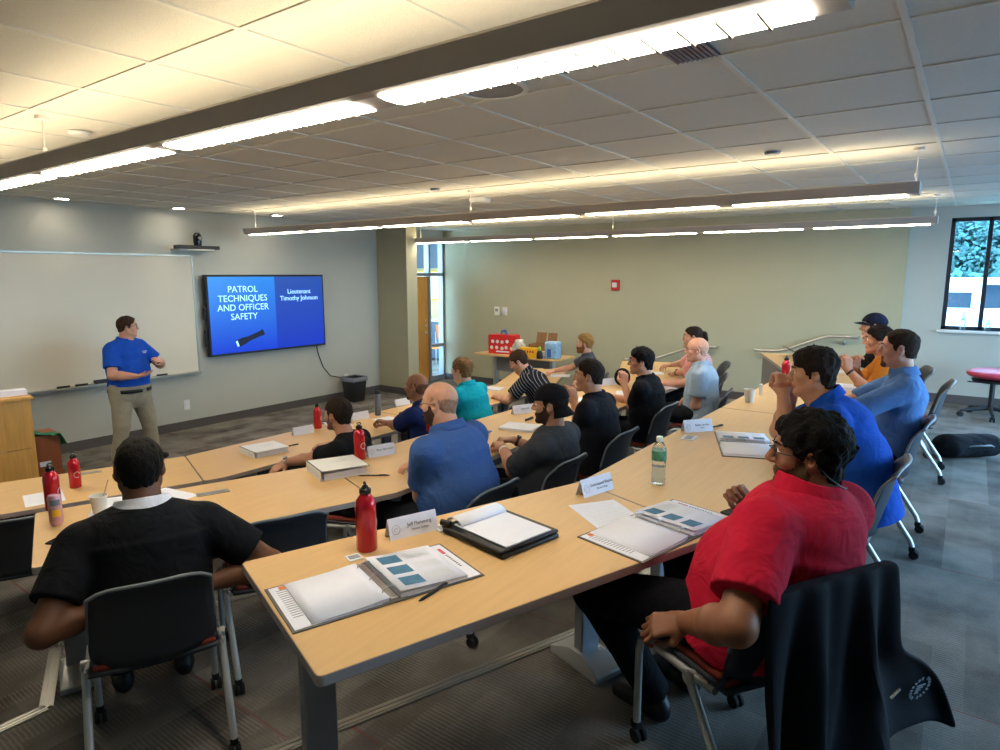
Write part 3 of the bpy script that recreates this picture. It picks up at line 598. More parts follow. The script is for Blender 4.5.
def np_obj(name,P,Q,ms,parent=None,fm=None,smooth=1):
    # one light relaxation for a softer skin, then an ordinary mesh object
    me=bpy.data.meshes.new(name); me.vertices.add(len(P))
    for _ in range(smooth):
        acc=np.zeros_like(P); c=np.zeros(len(P),np.float32)
        for i in range(4):
            np.add.at(acc,Q[:,i],P[Q[:,(i+1)%4]]+P[Q[:,i-1]]); np.add.at(c,Q[:,i],2)
        P=.5*P+.5*acc/np.maximum(c,1)[:,None]
    me.vertices.foreach_set('co',P.astype(np.float32).ravel()); nq=len(Q); me.loops.add(nq*4); me.polygons.add(nq)
    me.loops.foreach_set('vertex_index',Q.ravel()); me.polygons.foreach_set('loop_start',np.arange(0,nq*4,4,dtype=np.int32)); me.polygons.foreach_set('loop_total',np.full(nq,4,np.int32))
    for m in (ms if isinstance(ms,(list,tuple)) else [ms]): me.materials.append(m)
    if fm is not None: me.polygons.foreach_set('material_index',fm(P[Q].mean(1)).astype(np.int32))
    me.polygons.foreach_set('use_smooth',np.ones(nq,bool)); me.update(calc_edges=True); me.validate()
    o=bpy.data.objects.new(name,me); COL.objects.link(o)
    if parent: o.parent=parent
    return o
def U3(v): v=np.array(v,float); return v/np.linalg.norm(v)
def rx(a): c,s_=math.cos(a),math.sin(a); return np.array([[1,0,0],[0,c,-s_],[0,s_,c]])
def ry(a): c,s_=math.cos(a),math.sin(a); return np.array([[c,0,s_],[0,1,0],[-s_,0,c]])
def rz(a): c,s_=math.cos(a),math.sin(a); return np.array([[c,-s_,0],[s_,c,0],[0,0,1]])
def polysdf(poly):
    P=np.array(poly,float)
    def f(y,z):
        d=None; inside=None
        for i in range(len(P)):
            a=P[i]; b=P[(i+1)%len(P)]; e=b-a; wy=y-a[0]; wz=z-a[1]; t=np.clip((wy*e[0]+wz*e[1])/(e@e),0,1)
            q=(wy-e[0]*t)**2+(wz-e[1]*t)**2; d=q if d is None else np.minimum(d,q)
            c1=(a[1]<=z)&(b[1]>z)&(e[0]*wz-e[1]*wy<0) ; c2=(a[1]>z)&(b[1]<=z)&(e[0]*wz-e[1]*wy>0)
            x=c1|c2; inside=x if inside is None else inside^x
        return np.where(inside,-1,1)*np.sqrt(d)
    return f
SKIN={}
HEADS=[]
def skin(c,rough=.48):
    if c not in SKIN: SKIN[c]=mat('skin_'+str(len(SKIN)),srgb(c),rough,var=.07,vscale=28,bump=.05,bscale=260,sss=.12,spec=.35)
    return SKIN[c]
CL={}
def cloth(c,bump=.25,scale=420,stripe=None,check=None,var=.06):
    key=(c,stripe,check)
    if key in CL: return CL[key]
    m=mat('fabric_'+str(len(CL)),srgb(c),.9,bump=bump,bscale=scale,var=var,vscale=14,spec=.15); nt=m.node_tree; b=nt.nodes['Principled BSDF']; L=nt.links; N=nt.nodes.new
    # soft wrinkles
    tc=N('ShaderNodeTexCoord'); n1=N('ShaderNodeTexNoise'); n1.inputs['Scale'].default_value=9; n1.inputs['Detail'].default_value=2; n1.inputs['Distortion'].default_value=1.2; L.new(tc.outputs['Object'],n1.inputs['Vector'])
    bp=N('ShaderNodeBump'); bp.inputs['Strength'].default_value=.35; bp.inputs['Distance'].default_value=.05; L.new(n1.outputs['Fac'],bp.inputs['Height'])
    for l in list(b.inputs['Normal'].links): L.new(bp.outputs['Normal'],l.from_node.inputs['Normal'])
    if stripe or check:
        w=N('ShaderNodeTexWave'); w.bands_direction='Y' if stripe else 'X'; w.inputs['Scale'].default_value=10 if stripe else 16; mp_=N('ShaderNodeMapping'); mp_.inputs['Rotation'].default_value=(rad(35) if stripe else 0,0,0); L.new(tc.outputs['Object'],mp_.inputs['Vector']); L.new(mp_.outputs['Vector'],w.inputs['Vector'])
        g=N('ShaderNodeMath'); g.operation='GREATER_THAN'; g.inputs[1].default_value=.93 if stripe else .6; L.new(w.outputs['Fac'],g.inputs[0])
        mx=N('ShaderNodeMix'); mx.data_type='RGBA'; src=b.inputs['Base Color'].links[0].from_socket; L.new(src,mx.inputs['A']); mx.inputs['B'].default_value=(*srgb(stripe or check),1); L.new(mx.outputs['Result'],b.inputs['Base Color'])
        if check:
            w2=N('ShaderNodeTexWave'); w2.bands_direction='Z'; w2.inputs['Scale'].default_value=16; L.new(tc.outputs['Object'],w2.inputs['Vector']); g2=N('ShaderNodeMath'); g2.operation='GREATER_THAN'; g2.inputs[1].default_value=.6; L.new(w2.outputs['Fac'],g2.inputs[0])
            ad=N('ShaderNodeMath'); ad.operation='MULTIPLY_ADD'; ad.inputs[1].default_value=.5; L.new(g.outputs[0],ad.inputs[0]); hf=N('ShaderNodeMath'); hf.operation='MULTIPLY'; hf.inputs[1].default_value=.5; L.new(g2.outputs[0],hf.inputs[0]); L.new(hf.outputs[0],ad.inputs[2]); L.new(ad.outputs[0],mx.inputs['Factor'])
        else: L.new(g.outputs[0],mx.inputs['Factor'])
    CL[key]=m; return m
HM={}
def hairmat(c):
    if c not in HM: HM[c]=mat('hair_'+str(len(HM)),srgb(c),.75,var=.3,vscale=60,bump=.6,bscale=150,spec=.15)
    return HM[c]
HAIR={ # side profile (y forward, z up) of the hair region, thickness of the layer
 'short':([(.075,.075),(.062,.045),(.038,.035),(.030,.0),(.018,-.02),(.008,-.018),(.004,.018),(-.022,.022),(-.030,-.02),(-.045,-.055),(-.14,-.06),(-.14,.2),(.09,.2)],.014),
 'buzz':([(.070,.080),(.055,.045),(.034,.030),(.026,-.01),(.012,-.02),(.006,.018),(-.022,.022),(-.032,-.02),(-.045,-.05),(-.14,-.055),(-.14,.2),(.08,.2)],.005),
 'full':([(.088,.062),(.070,.035),(.046,.030),(.032,-.005),(.018,-.03),(.006,-.02),(.000,.010),(-.024,.012),(-.032,-.03),(-.050,-.07),(-.14,-.075),(-.14,.2),(.10,.2)],.026),
 'rim':([(.012,.05),(.022,.02),(.02,-.015),(.006,-.02),(.004,.018),(-.022,.022),(-.032,-.02),(-.045,-.05),(-.14,-.055),(-.14,.028),(-.05,.045)],.004),
 'back':([(.085,.070),(.060,.050),(.030,.030),(.012,.0),(.004,-.02),(.002,.0),(-.024,.0),(-.034,-.02),(-.05,-.06),(-.14,-.06),(-.14,.2),(.09,.2)],.018),
}
BEARD={'full':[(.030,.0),(.036,-.03),(.060,-.042),(.11,-.044),(.13,-.06),(.13,-.14),(.02,-.125),(-.012,-.05),(.010,-.01)],
 'goatee':[(.075,-.047),(.13,-.045),(.13,-.14),(.055,-.14),(.060,-.09),(.080,-.075)]}
def face_field(F,c,R,s,fat,nose=1,ears=True,jaw=1.0):
    W=lambda p: c+R@(np.array(p)*s)
    r_=lambda *q: np.array(q)*s
    F.ell(W((0,-.012,.035)),r_(.077,.098,.085),R,k=.01)
    F.ell(W((0,.022,-.035)),r_(.060*jaw+.010*fat,.066,.078),R,k=.03*s)
    F.cap(W((-.045*jaw-.008*fat,-.002,-.055)),W((-.012,.062,-.098)),.024*s+.008*fat,.017*s,k=.02*s)
    F.cap(W((.045*jaw+.008*fat,-.002,-.055)),W((.012,.062,-.098)),.024*s+.008*fat,.017*s,k=.02*s)
    F.cap(W((-.008,.074,-.098)),W((.008,.074,-.098)),.018*s,k=.014*s)
    for q in(-1,1):
        F.cap(W((q*.012,.083,.030)),W((q*.042,.064,.026)),.011*s,.009*s,k=.012*s)
        F.ell(W((q*.030,.094,.008)),r_(.017,.016,.011),R,k=.012*s,sub=True)
        F.ell(W((q*.044,.052,-.020)),r_(.022+.006*fat,.026,.022),R,k=.02*s)
        F.cap(W((q*.019,.0865,.0160)),W((q*.043,.0775,.0145)),.0045*s,k=.004*s); F.cap(W((q*.019,.0855,.0015)),W((q*.042,.0765,.0020)),.0040*s,k=.004*s)
        if ears:
            RR=R@rz(-q*.45)@rx(-.15)
            F.ell(W((q*.080,-.012,-.004)),r_(.010,.022,.033),RR,k=.006*s); F.ell(W((q*.086,-.006,.002)),r_(.007,.012,.018),RR,k=.004*s,sub=True); F.ell(W((q*.078,-.003,-.032)),r_(.007,.009,.010),RR,k=.004*s)
    F.cap(W((0,.088,.016)),W((0,.108*nose+.0,-.024)),.009*s,.0125*s,k=.010*s)
    for q in(-1,1): F.ell(W((q*.012,.097,-.030)),r_(.009,.011,.008),R,k=.006*s)
    F.cap(W((-.017,.083,-.058)),W((.017,.083,-.058)),.008*s,k=.006*s); F.cap(W((-.020,.0915,-.0565)),W((.020,.0915,-.0565)),.0035*s,k=.001)
    F.cap(W((-.016,.083,-.067)),W((.016,.083,-.067)),.0085*s,k=.007*s)
    F.put(lambda x,y,z:np.sqrt(((x-W((0,.094,-.0625))[0])**2+(y-W((0,.094,-.0625))[1])**2+(z-W((0,.094,-.0625))[2])**2))-.001,W((0,.09,-.06)),W((0,.09,-.06)),.001)
def hand_field(F,w,f,n,side,curl=.5,scale=1,spread=.12,pinch=0,k=.006,thumb=.5):
    """wrist w, finger direction f, back-of-hand normal n; side +1 right hand"""
    f=U3(f); n=np.array(n,float); n=U3(n-f*(n@f)); t=np.cross(n,f)*(-side)   # t points to the thumb side
    Rm=np.stack([f,t,n],1); W=lambda p: w+Rm@(np.array(p)*scale)
    ys=[.030,.010,-.011,-.030]; kx=[.092,.096,.092,.083]; ln=[(.044,.025,.021),(.048,.029,.022),(.045,.027,.021),(.035,.021,.019)]
    F.ecap(W((-.02,0,0)),W((.03,0,0)),.024*scale,.018*scale,.036*scale,.015*scale,Rm[:,1],k=.012)
    for i in range(4):
        F.cap(W((.012,ys[i]*.6,0)),W((kx[i],ys[i],.002)),.0145*scale,.0115*scale,k=.012)
    for i in range(4):
        c=curl[i] if isinstance(curl,(list,tuple)) else curl
        p=np.array((kx[i],ys[i],.001)); a=0; sp=(ys[i]/.03)*spread; r=[.0098,.0092,.0085,.0072] 
        for j in range(3):
            a+=(1.35,1.55,.95)[j]*c+.06; d=np.array((math.cos(a)*math.cos(sp),math.cos(a)*math.sin(sp),-math.sin(a))); q=p+d*ln[i][j]
            F.cap(W(p),W(q),r[j]*scale*(.9 if i==3 else 1),r[j+1]*scale*(.9 if i==3 else 1),k=.003 if j else k); p=q
    th=[(.012,.022,-.006),(.045,.050-.012*pinch,-.016-.014*thumb),(.073,.058-.030*thumb-.012*pinch,-.028-.018*thumb),(.096,.058-.048*thumb-.012*pinch,-.036-.022*thumb)]
    for j in range(3): F.cap(W(th[j]),W(th[j+1]),(.0165,.0125,.0108)[j]*scale,(.0125,.0108,.0085)[j]*scale,k=(.012,.004,.003)[j])
def ik(sh,wr,l1,l2,pole):
    sh=np.array(sh,float);wr=np.array(wr,float); d=wr-sh; D=np.linalg.norm(d); 
    if D>(l1+l2)*.985: wr=sh+d/D*(l1+l2)*.985; d=wr-sh; D=np.linalg.norm(d)
    a=(l1*l1-l2*l2+D*D)/(2*D); h=math.sqrt(max(l1*l1-a*a,0)); u=d/D; p=np.array(pole,float); p=U3(p-u*(p@u)); return sh+u*a+p*h,wr
def person(label,loc,face,sit=True,s=1.04,fat=0.,lean=8,curve=8,side=0,twist=0,head=(0,0,0),neckf=0,skinc='#c98f6e',hair=('short','#2c1d14'),bald=False,beard=None,shirt='#222222',
           shirtm=None,pants='#1c1d22',collar=None,R=None,L=None,h=.006,sleeve=.62,loose=.012,glasses=None,cap=None,female=False,polo=True,knees=(.13,.13),kneef=(.46,.46),feet=((.13,.42),(.13,.42)),shoe='#17171a',
           hem=.10,seatz=.575,longsleeve=False,headz=0,sp=.90,shsp=1.0,hips=0,long_hem=0,cols=None,stub=None,belt=False,logo=False,legr=1.0,colz=0):
    fx=math.radians(face-90); P=np.array((0,hips,seatz if sit else .93*s)); 
    l=rad(lean); c2=rad(lean+curve); sd=rad(side); ta=rad(twist); bw=1+.32*fat; bd=1+.55*fat
    d1=U3((math.sin(sd),math.sin(l),math.cos(l))); d2=U3((math.sin(sd),math.sin(c2),math.cos(c2))); dm=U3(d1+d2)
    k_=s*(sp if sit else 1); Wp=P+d1*.20*k_; Cp=Wp+dm*.20*k_; Np=Cp+d2*.13*k_; sx=rz(ta)@np.array((1,0,0)); sx=U3(sx-d2*(sx@d2)*.6); fwd=np.cross(d2,sx)*1.0; fwd=U3(fwd)
    yaw,pit,rol=head; HR=rz(rad(-yaw))@rx(rad(-pit))@ry(rad(rol)); nk=U3(d2*.6+np.array((0,.25+neckf,1.0)))
    Hc=Np+nk*(.155+headz)*s+HR@np.array((0,.022,.012))
    shw=.185*s*(1+.10*fat)*shsp*(.9 if female else 1)
    arms={}
    l1,l2=.295*s,.255*s
    for key,q,A in(('R',1,R),('L',-1,L)):
        A=dict(A or {}); sh=Np-d2*.055*s+sx*q*shw+fwd*A.get('sf',.0)+d2*A.get('su',0)
        wr=np.array(A.get('w',(q*.16,.40,.80))); pole=A.get('pole',(q*.6,-.5,-.8)); el,wr=ik(sh,wr,l1,l2,pole); f=U3(A.get('f',wr-el)); 
        arms[key]=dict(sh=sh,el=el,wr=wr,f=f,n=A.get('n',(0,0,1)),curl=A.get('curl',.35),thumb=A.get('thumb',.5),q=q)
    hipx=.095*s*(1+.15*fat); legs=[]
    for q,kx,kf,ft in((1,knees[0],kneef[0],feet[0]),(-1,knees[1],kneef[1],feet[1])):
        hp=P+np.array((q*hipx,.02 if sit else 0,-.005 if sit else -.02)); 
        if sit: kn=np.array((q*kx,kf*s+hips,.545)); an=np.array((q*ft[0],ft[1]*s+hips,.10))
        else: kn=np.array((q*kx,kf,.50*s)); an=np.array((q*ft[0],ft[1],.10))
        legs.append((q,hp,kn,an))
    allp=np.array([P,Hc]+[v for a in arms.values() for v in(a['sh'],a['el'],a['wr'])]); lo=allp.min(0)-.24; hi=allp.max(0)+.24; hi[2]=max(hi[2],Hc[2]+.16)
    # ---- body
    F=SDF(lo,hi,h); rad_l=1+.25*fat
    torso=lambda F,o,k: (F.ecap(P,Wp,.158*s*bw+o,.115*s*bd+o,.150*s*bw+o,.112*s*bd+o,sx,k),F.ecap(Wp,Cp,.150*s*bw+o,.112*s*bd+o,.172*s*(1+.2*fat)+o,.118*s*(1+.3*fat)+o,sx,k),F.ecap(Cp,Np-d2*.05*s,.172*s*(1+.2*fat)+o,.118*s*(1+.3*fat)+o,.125*s+o,.082*s+o,sx,k))
    torso(F,-.004,.03)
    for q in(-1,1): F.cap(Np-nk*.012*s+sx*q*.02,Np-d2*.062*s+sx*q*shw*.85,.042*s,.046*s,k=.025)
    nb=Np-d2*.02*s; F.cap(nb,Hc+HR@np.array((0,-.022,-.055))*s,.062*s*(1+.2*fat),.056*s*(1+.18*fat),k=.02)
    if fat>.4: F.cap(Hc+HR@np.array((0,.02,-.095))*s,nb+fwd*.03,.045*s,.05*s,k=.03)
    face_field(F,Hc,HR,s*.985,fat*.6,jaw=.92 if female else 1)
    for a in arms.values():
        F.cap(a['sh'],a['el'],.050*s*rad_l,.040*s*rad_l,k=.03); F.cap(a['el'],a['el']+(a['wr']-a['el'])*.35,.041*s*rad_l,.042*s*rad_l,k=.02); F.cap(a['el']+(a['wr']-a['el'])*.35,a['wr'],.042*s*rad_l,.0265*s*(1+.1*fat),k=.015)
        hand_field(F,a['wr'],a['f'],a['n'],a['q'],a['curl'],.98*s,thumb=a['thumb'])
    Pm,Q=F.mesh(); hi_=HR.T
    sk=skin(skinc); lipc=tuple(x*y for x,y in zip(srgb(skinc),(.78,.55,.55))); 
    lm='lip'+skinc
    if lm not in SKIN: SKIN[lm]=mat('lip_skin_'+str(len(SKIN)),lipc,.45)
    def fm(c):
        q=(c-Hc)@HR/s; lip=(abs(q[:,0])<.024)&(q[:,1]>.078)&(q[:,2]<-.0515)&(q[:,2]>-.074)&((abs(q[:,0])/.026)**2+((q[:,2]+.0625)/.0125)**2<1); 
        r=lip*1
        if stub: sd_=polysdf(BEARD[stub[1]])(q[:,1]/.985,q[:,2]/.985); r=np.where((sd_<0)&(lip==0)&(q[:,2]>-.125),2,r)
        return r
    if stub and stub[0] not in SKIN: SKIN[stub[0]]=mat('stubble_skin_'+str(len(SKIN)),srgb(stub[0]),.7,var=.3,vscale=120,bump=.3,bscale=300,spec=.2)
    body=np_obj('person',Pm,Q,[sk,SKIN[lm]]+([SKIN[stub[0]]] if stub else []),None,fm); body.location=loc; body.rotation_euler=(0,0,fx); tag(body,label,'person')
    W=lambda p: Hc+HR@(np.array(p)*s*.985)
    # ---- eyes and brows
    m=MB(); ebt=mat('brow',srgb(hair[1] if hair else '#4a3a30'),.8) if ('brow'+str(hair)) not in M else M['brow'+str(hair)]; M['brow'+str(hair)]=ebt
    for q in(-1,1): m.tube([W((q*.014,.0945,.030)),W((q*.030,.0895,.035)),W((q*.046,.074,.030))],[.003*s,.0042*s,.002*s],6)
    m.build('eyebrows',ebt,body)
    for q in(-1,1):
        e=MB(); e.mi(0); e.lathe([(0,-.0118),(.0075,-.009),(.0118,0),(.0082,.0085)],12); e.mi(1); e.lathe([(.0082,.0085),(.0052,.0105)],12); e.mi(2); e.lathe([(.0052,.0105),(0,.0118)],12)
        eo=e.build('eye',[M['eyew'],M['iris'],M['pupil']],body); eo.scale=(s,)*3; eo.location=W((q*.0305,.0762,.0085)); eo.rotation_euler=(Matrix([list(r) for r in HR]).to_euler('XYZ').to_matrix()@Matrix.Rotation(-PI/2,3,'X')).to_euler()
    # ---- hair
    def hairpiece(name,poly,th,col,curl=0,hh=.0045,jawp=False,voff=0):
        G=SDF(Hc-.17,Hc+.17,hh); pf=polysdf([(a*s*.985,b*s*.985) for a,b in poly])
        face=SDF(Hc-.17,Hc+.17,hh); 
        if jawp:
            face_field(face,Hc,HR,s*.985,fat*.6,ears=False,jaw=.92 if female else 1); face.cap(nb,Hc+HR@np.array((0,-.022,-.055))*s,.055*s,.052*s,k=.02)
            d=face.v-th
        else:
            face.ell(Hc+HR@np.array((0,-.012,.035))*s*.985,np.array((.077,.098,.085))*s*.985+0*th,HR,k=.001,pad=.05); face.cap(W((0,-.035,.0)),W((0,-.045,-.055)),.058*s,.050*s,k=.03)
            x=face.ax[0][:,None,None]-Hc[0];y=face.ax[1][None,:,None]-Hc[1];z=face.ax[2][None,None,:]-Hc[2]; zz=(x*HR[0,2]+y*HR[1,2]+z*HR[2,2])
            d=face.v-th*(.55+.45*np.clip((zz+.02)/.09,0,1.3))
        x=face.ax[0][:,None,None]-Hc[0];y=face.ax[1][None,:,None]-Hc[1];z=face.ax[2][None,None,:]-Hc[2]
        yy=x*HR[0,1]+y*HR[1,1]+z*HR[2,1]; zz=x*HR[0,2]+y*HR[1,2]+z*HR[2,2]; xx=x*HR[0,0]+y*HR[1,0]+z*HR[2,0]
        if not jawp: yy=yy-.25*np.maximum(0,abs(xx)-.03)*0
        rg=pf(yy,zz); G.v=np.maximum(d,rg*.9).astype(np.float32)
        if jawp: # leave lips and eyes free
            G.v=np.maximum(G.v,-(np.sqrt((xx/.026)**2+((zz+.0625*s)/.0125)**2+((yy-.09)/.03)**2)-1)*.012); 
        if curl: G.rough(curl,[(140,1),(260,.8),(70,1)],3)
        a,b=G.mesh(); 
        return np_obj(name,a,b,hairmat(col),body) if len(b) else None
    if hair and hair[0] in HAIR:
        poly,th=HAIR[hair[0]]; hairpiece('hair',poly,hair[2] if len(hair)>2 else th,hair[1],curl=hair[3] if len(hair)>3 else .0025)
    if beard: hairpiece('beard',BEARD[beard[0]],beard[2] if len(beard)>2 else .006,beard[1],.0015,jawp=True)
    # ---- shirt
    if True:
        S_=SDF(lo,hi,max(h,.0065)); o=loose
        torso(S_,o,.035)
        hb=P-d1*hem
        S_.ecap(P+np.array((0,0,.04)),hb,.160*s*bw+o,.120*s*bd+o,.165*s*bw+o+.006,.128*s*bd+o+.004,sx,k=.03)
        if fat: S_.ell(Wp+fwd*.055*fat*s-d1*.02,(.155*s*bw,.125*s*(1+.4*fat),.16*s),np.stack([sx,np.cross(dm,sx)*1.0,dm],1),k=.05); S_.ell(Wp-fwd*.015,(.165*s*bw,.115*s*bd,.17*s),np.stack([sx,np.cross(dm,sx),dm],1),k=.05)
        if female: 
            for q in(-1,1): S_.ell(Cp+fwd*.085+sx*q*.07-d2*.03,(.065,.06,.065),k=.03)
        for q in(-1,1): S_.cap(Np-d2*.012*s+sx*q*.03,Np-d2*.055*s+sx*q*shw*.9,.050*s+o*.6,.054*s+o,k=.035)
        for a in arms.values():
            end=a['sh']+(a['el']-a['sh'])*(sleeve if not longsleeve else 1); ax=U3(a['el']-a['sh'])
            if longsleeve:
                S_.cap(a['sh'],a['el'],.058*s*rad_l+o,.046*s*rad_l+o,k=.03); e2=a['el']+(a['wr']-a['el'])*.93; S_.cap(a['el'],a['wr'],.046*s*rad_l+o,.032*s+o*.7,k=.02,cut=[(U3(a['wr']-a['el']),e2)])
            else: S_.cap(a['sh'],a['el'],.060*s*rad_l+o,.056*s*rad_l+o+.006,k=.03,cut=[(ax,end)])
        S_.rough(.0035,[(16,1),(34,.55)],int(abs(loc[0]*100)))
        S_.plane(nk,Np+nk*.052*s); S_.plane(-d1,hb)
        if sit: S_.plane((0,0,-1),(0,0,.488))
        a_,b_=S_.mesh(); sm=shirtm or cloth(shirt); shirto=np_obj('shirt',a_,b_,cols or sm,body,smooth=2)
        # collar
        if polo:
            cm=cloth(collar) if collar else sm; T=[]; rows=[(.0,.045),(.006,.020),(.016,-.012),(.020,-.016)]; rows=[(.000,.040,0),(.010,.046,0),(.016,.02,0),(.028,-.008,0)]
            nn=28; rb=.066*s*(1+.2*fat)+o*.3; g0=rad(22)
            for dr,dz,_ in rows:
                r=[]
                for i in range(nn+1):
                    an=g0+(2*PI-2*g0)*i/nn; fr=math.cos(an); 
                    e=abs(i-nn/2)/(nn/2); ext=max(0,(e-.8)/.2)
                    p=nb+nk*(dz*s+.034*s+colz-.016*max(0,fr)*1.6-(.020*ext if dz<.03 else 0))+sx*math.sin(an)*(rb+dr)*1.06+fwd*(fr*(rb+dr)*.98+.004+.012*ext*0)
                    r.append(p)
                T.append(r)
            MB().grid(T).build('collar',cm,body,solid=.005,sub=1)
    # ---- trousers
    tl=np.array([v for _,hp,kn,an in legs for v in(hp,kn,an)]+[P]); G=SDF(tl.min(0)-.21,tl.max(0)+.21,max(h,.008))
    G.ecap(P+np.array((0,0,.03)),P-np.array((0,0,.045)) if sit else P-np.array((0,0,.07)),.158*s*bw,.118*s*bd,.165*s*bw,.125*s*bd,(1,0,0),k=.03)
    if not sit: G.ecap(P,P+np.array((0,0,.16)),.165*s*bw,.125*s*bd,.152*s*bw,.118*s*bd,(1,0,0),k=.03)
    if sit: G.plane((0,0,-1),(0,0,.49))
    for q,hp,kn,an in legs:
        G.cap(hp,kn,.088*s*(1+.25*fat)*legr,.064*s*(1+.15*fat)*legr,k=.03); G.cap(kn,an,.062*s*(1+.15*fat)*legr,.056*s*(1+.1*fat)*legr,k=.02,cut=[(U3(an-kn),an+U3(an-kn)*(.035 if not sit else .0))])
    G.rough(.004,[(22,1),(45,.6)],5)
    a_,b_=G.mesh(); np_obj('trousers',a_,b_,cloth(pants),body,smooth=2)
    for q,hp,kn,an in legs:
        K=SDF(np.array((an[0]-.09,an[1]-.12,-.01)),np.array((an[0]+.09,an[1]+.26,.18)),.008); x0,y0=an[0],an[1]
        K.ecap((x0,y0-.03,.05),(x0+q*.02,y0+.16,.038),.040,.05,.045,.036,(1,0,0),k=.02); K.cap((x0,y0,.05),(x0,y0,.13),.045,.040,k=.02); K.plane((0,0,-1),(0,0,.004)); K.plane((0,0,1),(0,0,.135))
        a_,b_=K.mesh(); np_obj('shoe',a_,b_,M['shoe'] if shoe=='#17171a' else cloth(shoe),body)
        sk_=MB().cyl((x0,y0,.10),tuple(an+U3(kn-an)*.06),.040,.043,n=14).build('sock',M['sock'],body)
    if belt:
        b_=MB(); K=[]
        for zz in(-.02,.02): K.append([P+np.array((.0,0,-.035+zz))+np.array((math.cos(t)*(.176*s*bw),math.sin(t)*(.139*s*bd),0)) for t in [2*PI*k/40 for k in range(41)]])
        bo=b_.grid(K).build('belt',M['leather'],body,solid=.006); MB().box(tuple(P+np.array((0,.142*s*bd,-.035))),(.05,.012,.035)).build('buckle',M['chrome'],bo)
    if logo:
        q=Cp-sx*.085*s+fwd*(.128*s*(1+.3*fat)+.012); lm=MB()
        for k,(w_,dz) in enumerate(((.055,.012),(.05,0),(.035,-.010))): lm.box(tuple(q+np.array((0,0,dz))),(w_,.016,.005))
        lm.build('chest_lettering',M['paper'],body,smooth=False)
    # ---- glasses and caps
    if glasses:
        m=MB(); gm=mat('glasses_'+glasses,srgb(glasses),.3) if 'gl'+glasses not in M else M['gl'+glasses]; M['gl'+glasses]=gm
        for q in(-1,1):
            m.tube([W((q*(.032+.021*math.cos(t)),.100-.010*abs(math.cos(t)) if q*math.cos(t)<0 else .100-.014*abs(math.cos(t)),.006+.016*math.sin(t))) for t in [2*PI*i/16 for i in range(17)]],.0018*s,6)
            m.tube([W((q*.053,.086,.010)),W((q*.072,.062,.010)),W((q*.083,-.004,.008)),W((q*.080,-.022,-.006))],.0019*s,6)
        m.tube([W((-.012,.100,.010)),W((0,.108,.013)),W((.012,.100,.010))],.0018*s,6); go=m.build('glasses',gm,body)
    if cap:
        G=SDF(Hc-.22,Hc+.24,.005); bk=-1 if cap.get('back') else 1
        def ex(d,X,Y,Z): return np.maximum(d,.012*s-Z+bk*Y*.10)
        G.ell(Hc+HR@np.array((0,-.010,.030))*s,np.array((.090,.112,.105))*s,HR,k=.002,extra=ex)
        a_,b_=G.mesh(); co_=np_obj('cap',a_,b_,cloth(cap['c']),body)
        T=[]
        for i in range(8):
            r=[]
            for j in range(13):
                u=(j-6)/6; an=u*1.25; rr=.100+.072*(i/7)*math.cos(u*1.2)**.7; r.append(W((math.sin(an)*.086*(1+.10*i/7),bk*(math.cos(an)*.098*1.0+(i/7)*(.075 if bk>0 else .045)*max(0,1-u*u)**.6)-.008,.030+.016*bk-.018*u*u-(.012 if bk>0 else .05)*(i/7)-(0 if bk>0 else .012))))
            T.append(r)
        MB().grid(T).build('cap_brim',cloth(cap['c']),body,solid=.005)
    body['_hc']=[float(v) for v in Hc]
    HEADS.append((label,body,Hc)); info=dict(body=body,Hc=Hc,HR=HR,W=W,arms=arms,Np=Np,d2=d2,sx=sx,fwd=fwd,Cp=Cp,Wp=Wp,P=P,nk=nk,s=s,fx=fx); del body['_hc']; return info
M['eyew']=mat('eye_white',srgb('#e6e2da'),.25); M['iris']=mat('eye_iris',srgb('#4a3524'),.25); M['pupil']=mat('eye_pupil',srgb('#0a0a0a'),.2)
M['shoe']=mat('shoe_black',srgb('#17171a'),.5); M['sock']=mat('sock',srgb('#d8d8dc'),.9)
def local(pt,loc,face):
    a=-rad(face-90); d=np.array(pt,float)-np.array(loc,float); c,s_=math.cos(a),math.sin(a); return np.array((d[0]*c-d[1]*s_,d[0]*s_+d[1]*c,d[2]))
# ================================================================ the people in the room
_cs=(0,0,2.2); _fw=Vector((math.cos(rad(36))*math.cos(rad(8.9)),math.sin(rad(36))*math.cos(rad(8.9)),-math.sin(rad(8.9)))); _rt=Vector((math.sin(rad(36)),-math.cos(rad(36)),0)); _up=_rt.cross(_fw)
def at(u,v,z):
    d=_fw*645+_rt*(u-500)-_up*(v-375); k=(z-2.2)/d.z; return (d.x*k,d.y*k,z)
def seat(label,x,y,zf,face,chairlab,cdy=.06,cface=None,cxy=None,R=None,L=None,**kw):
    loc=(x,y,zf)
    def cv(A):
        if A is None: return None
        A=dict(A); 
        if 'w' in A: A['w']=local(A['w'],loc,face)
        for k_ in('f','n','pole'):
            if k_ in A: A[k_]=local(A[k_],(0,0,0),face)
        return A
    i=person(label,loc,face,R=cv(R),L=cv(L),**kw)
    if chairlab:
        cf=rad(cface if cface is not None else face); chair(chairlab,*(cxy or (x+math.cos(cf)*cdy,y+math.sin(cf)*cdy)),zf,cface if cface is not None else face)
    return i
X_=Vector((1,0,0))
T1,T2,T3=.74,Z2+.74,Z3+.74
PEO={}
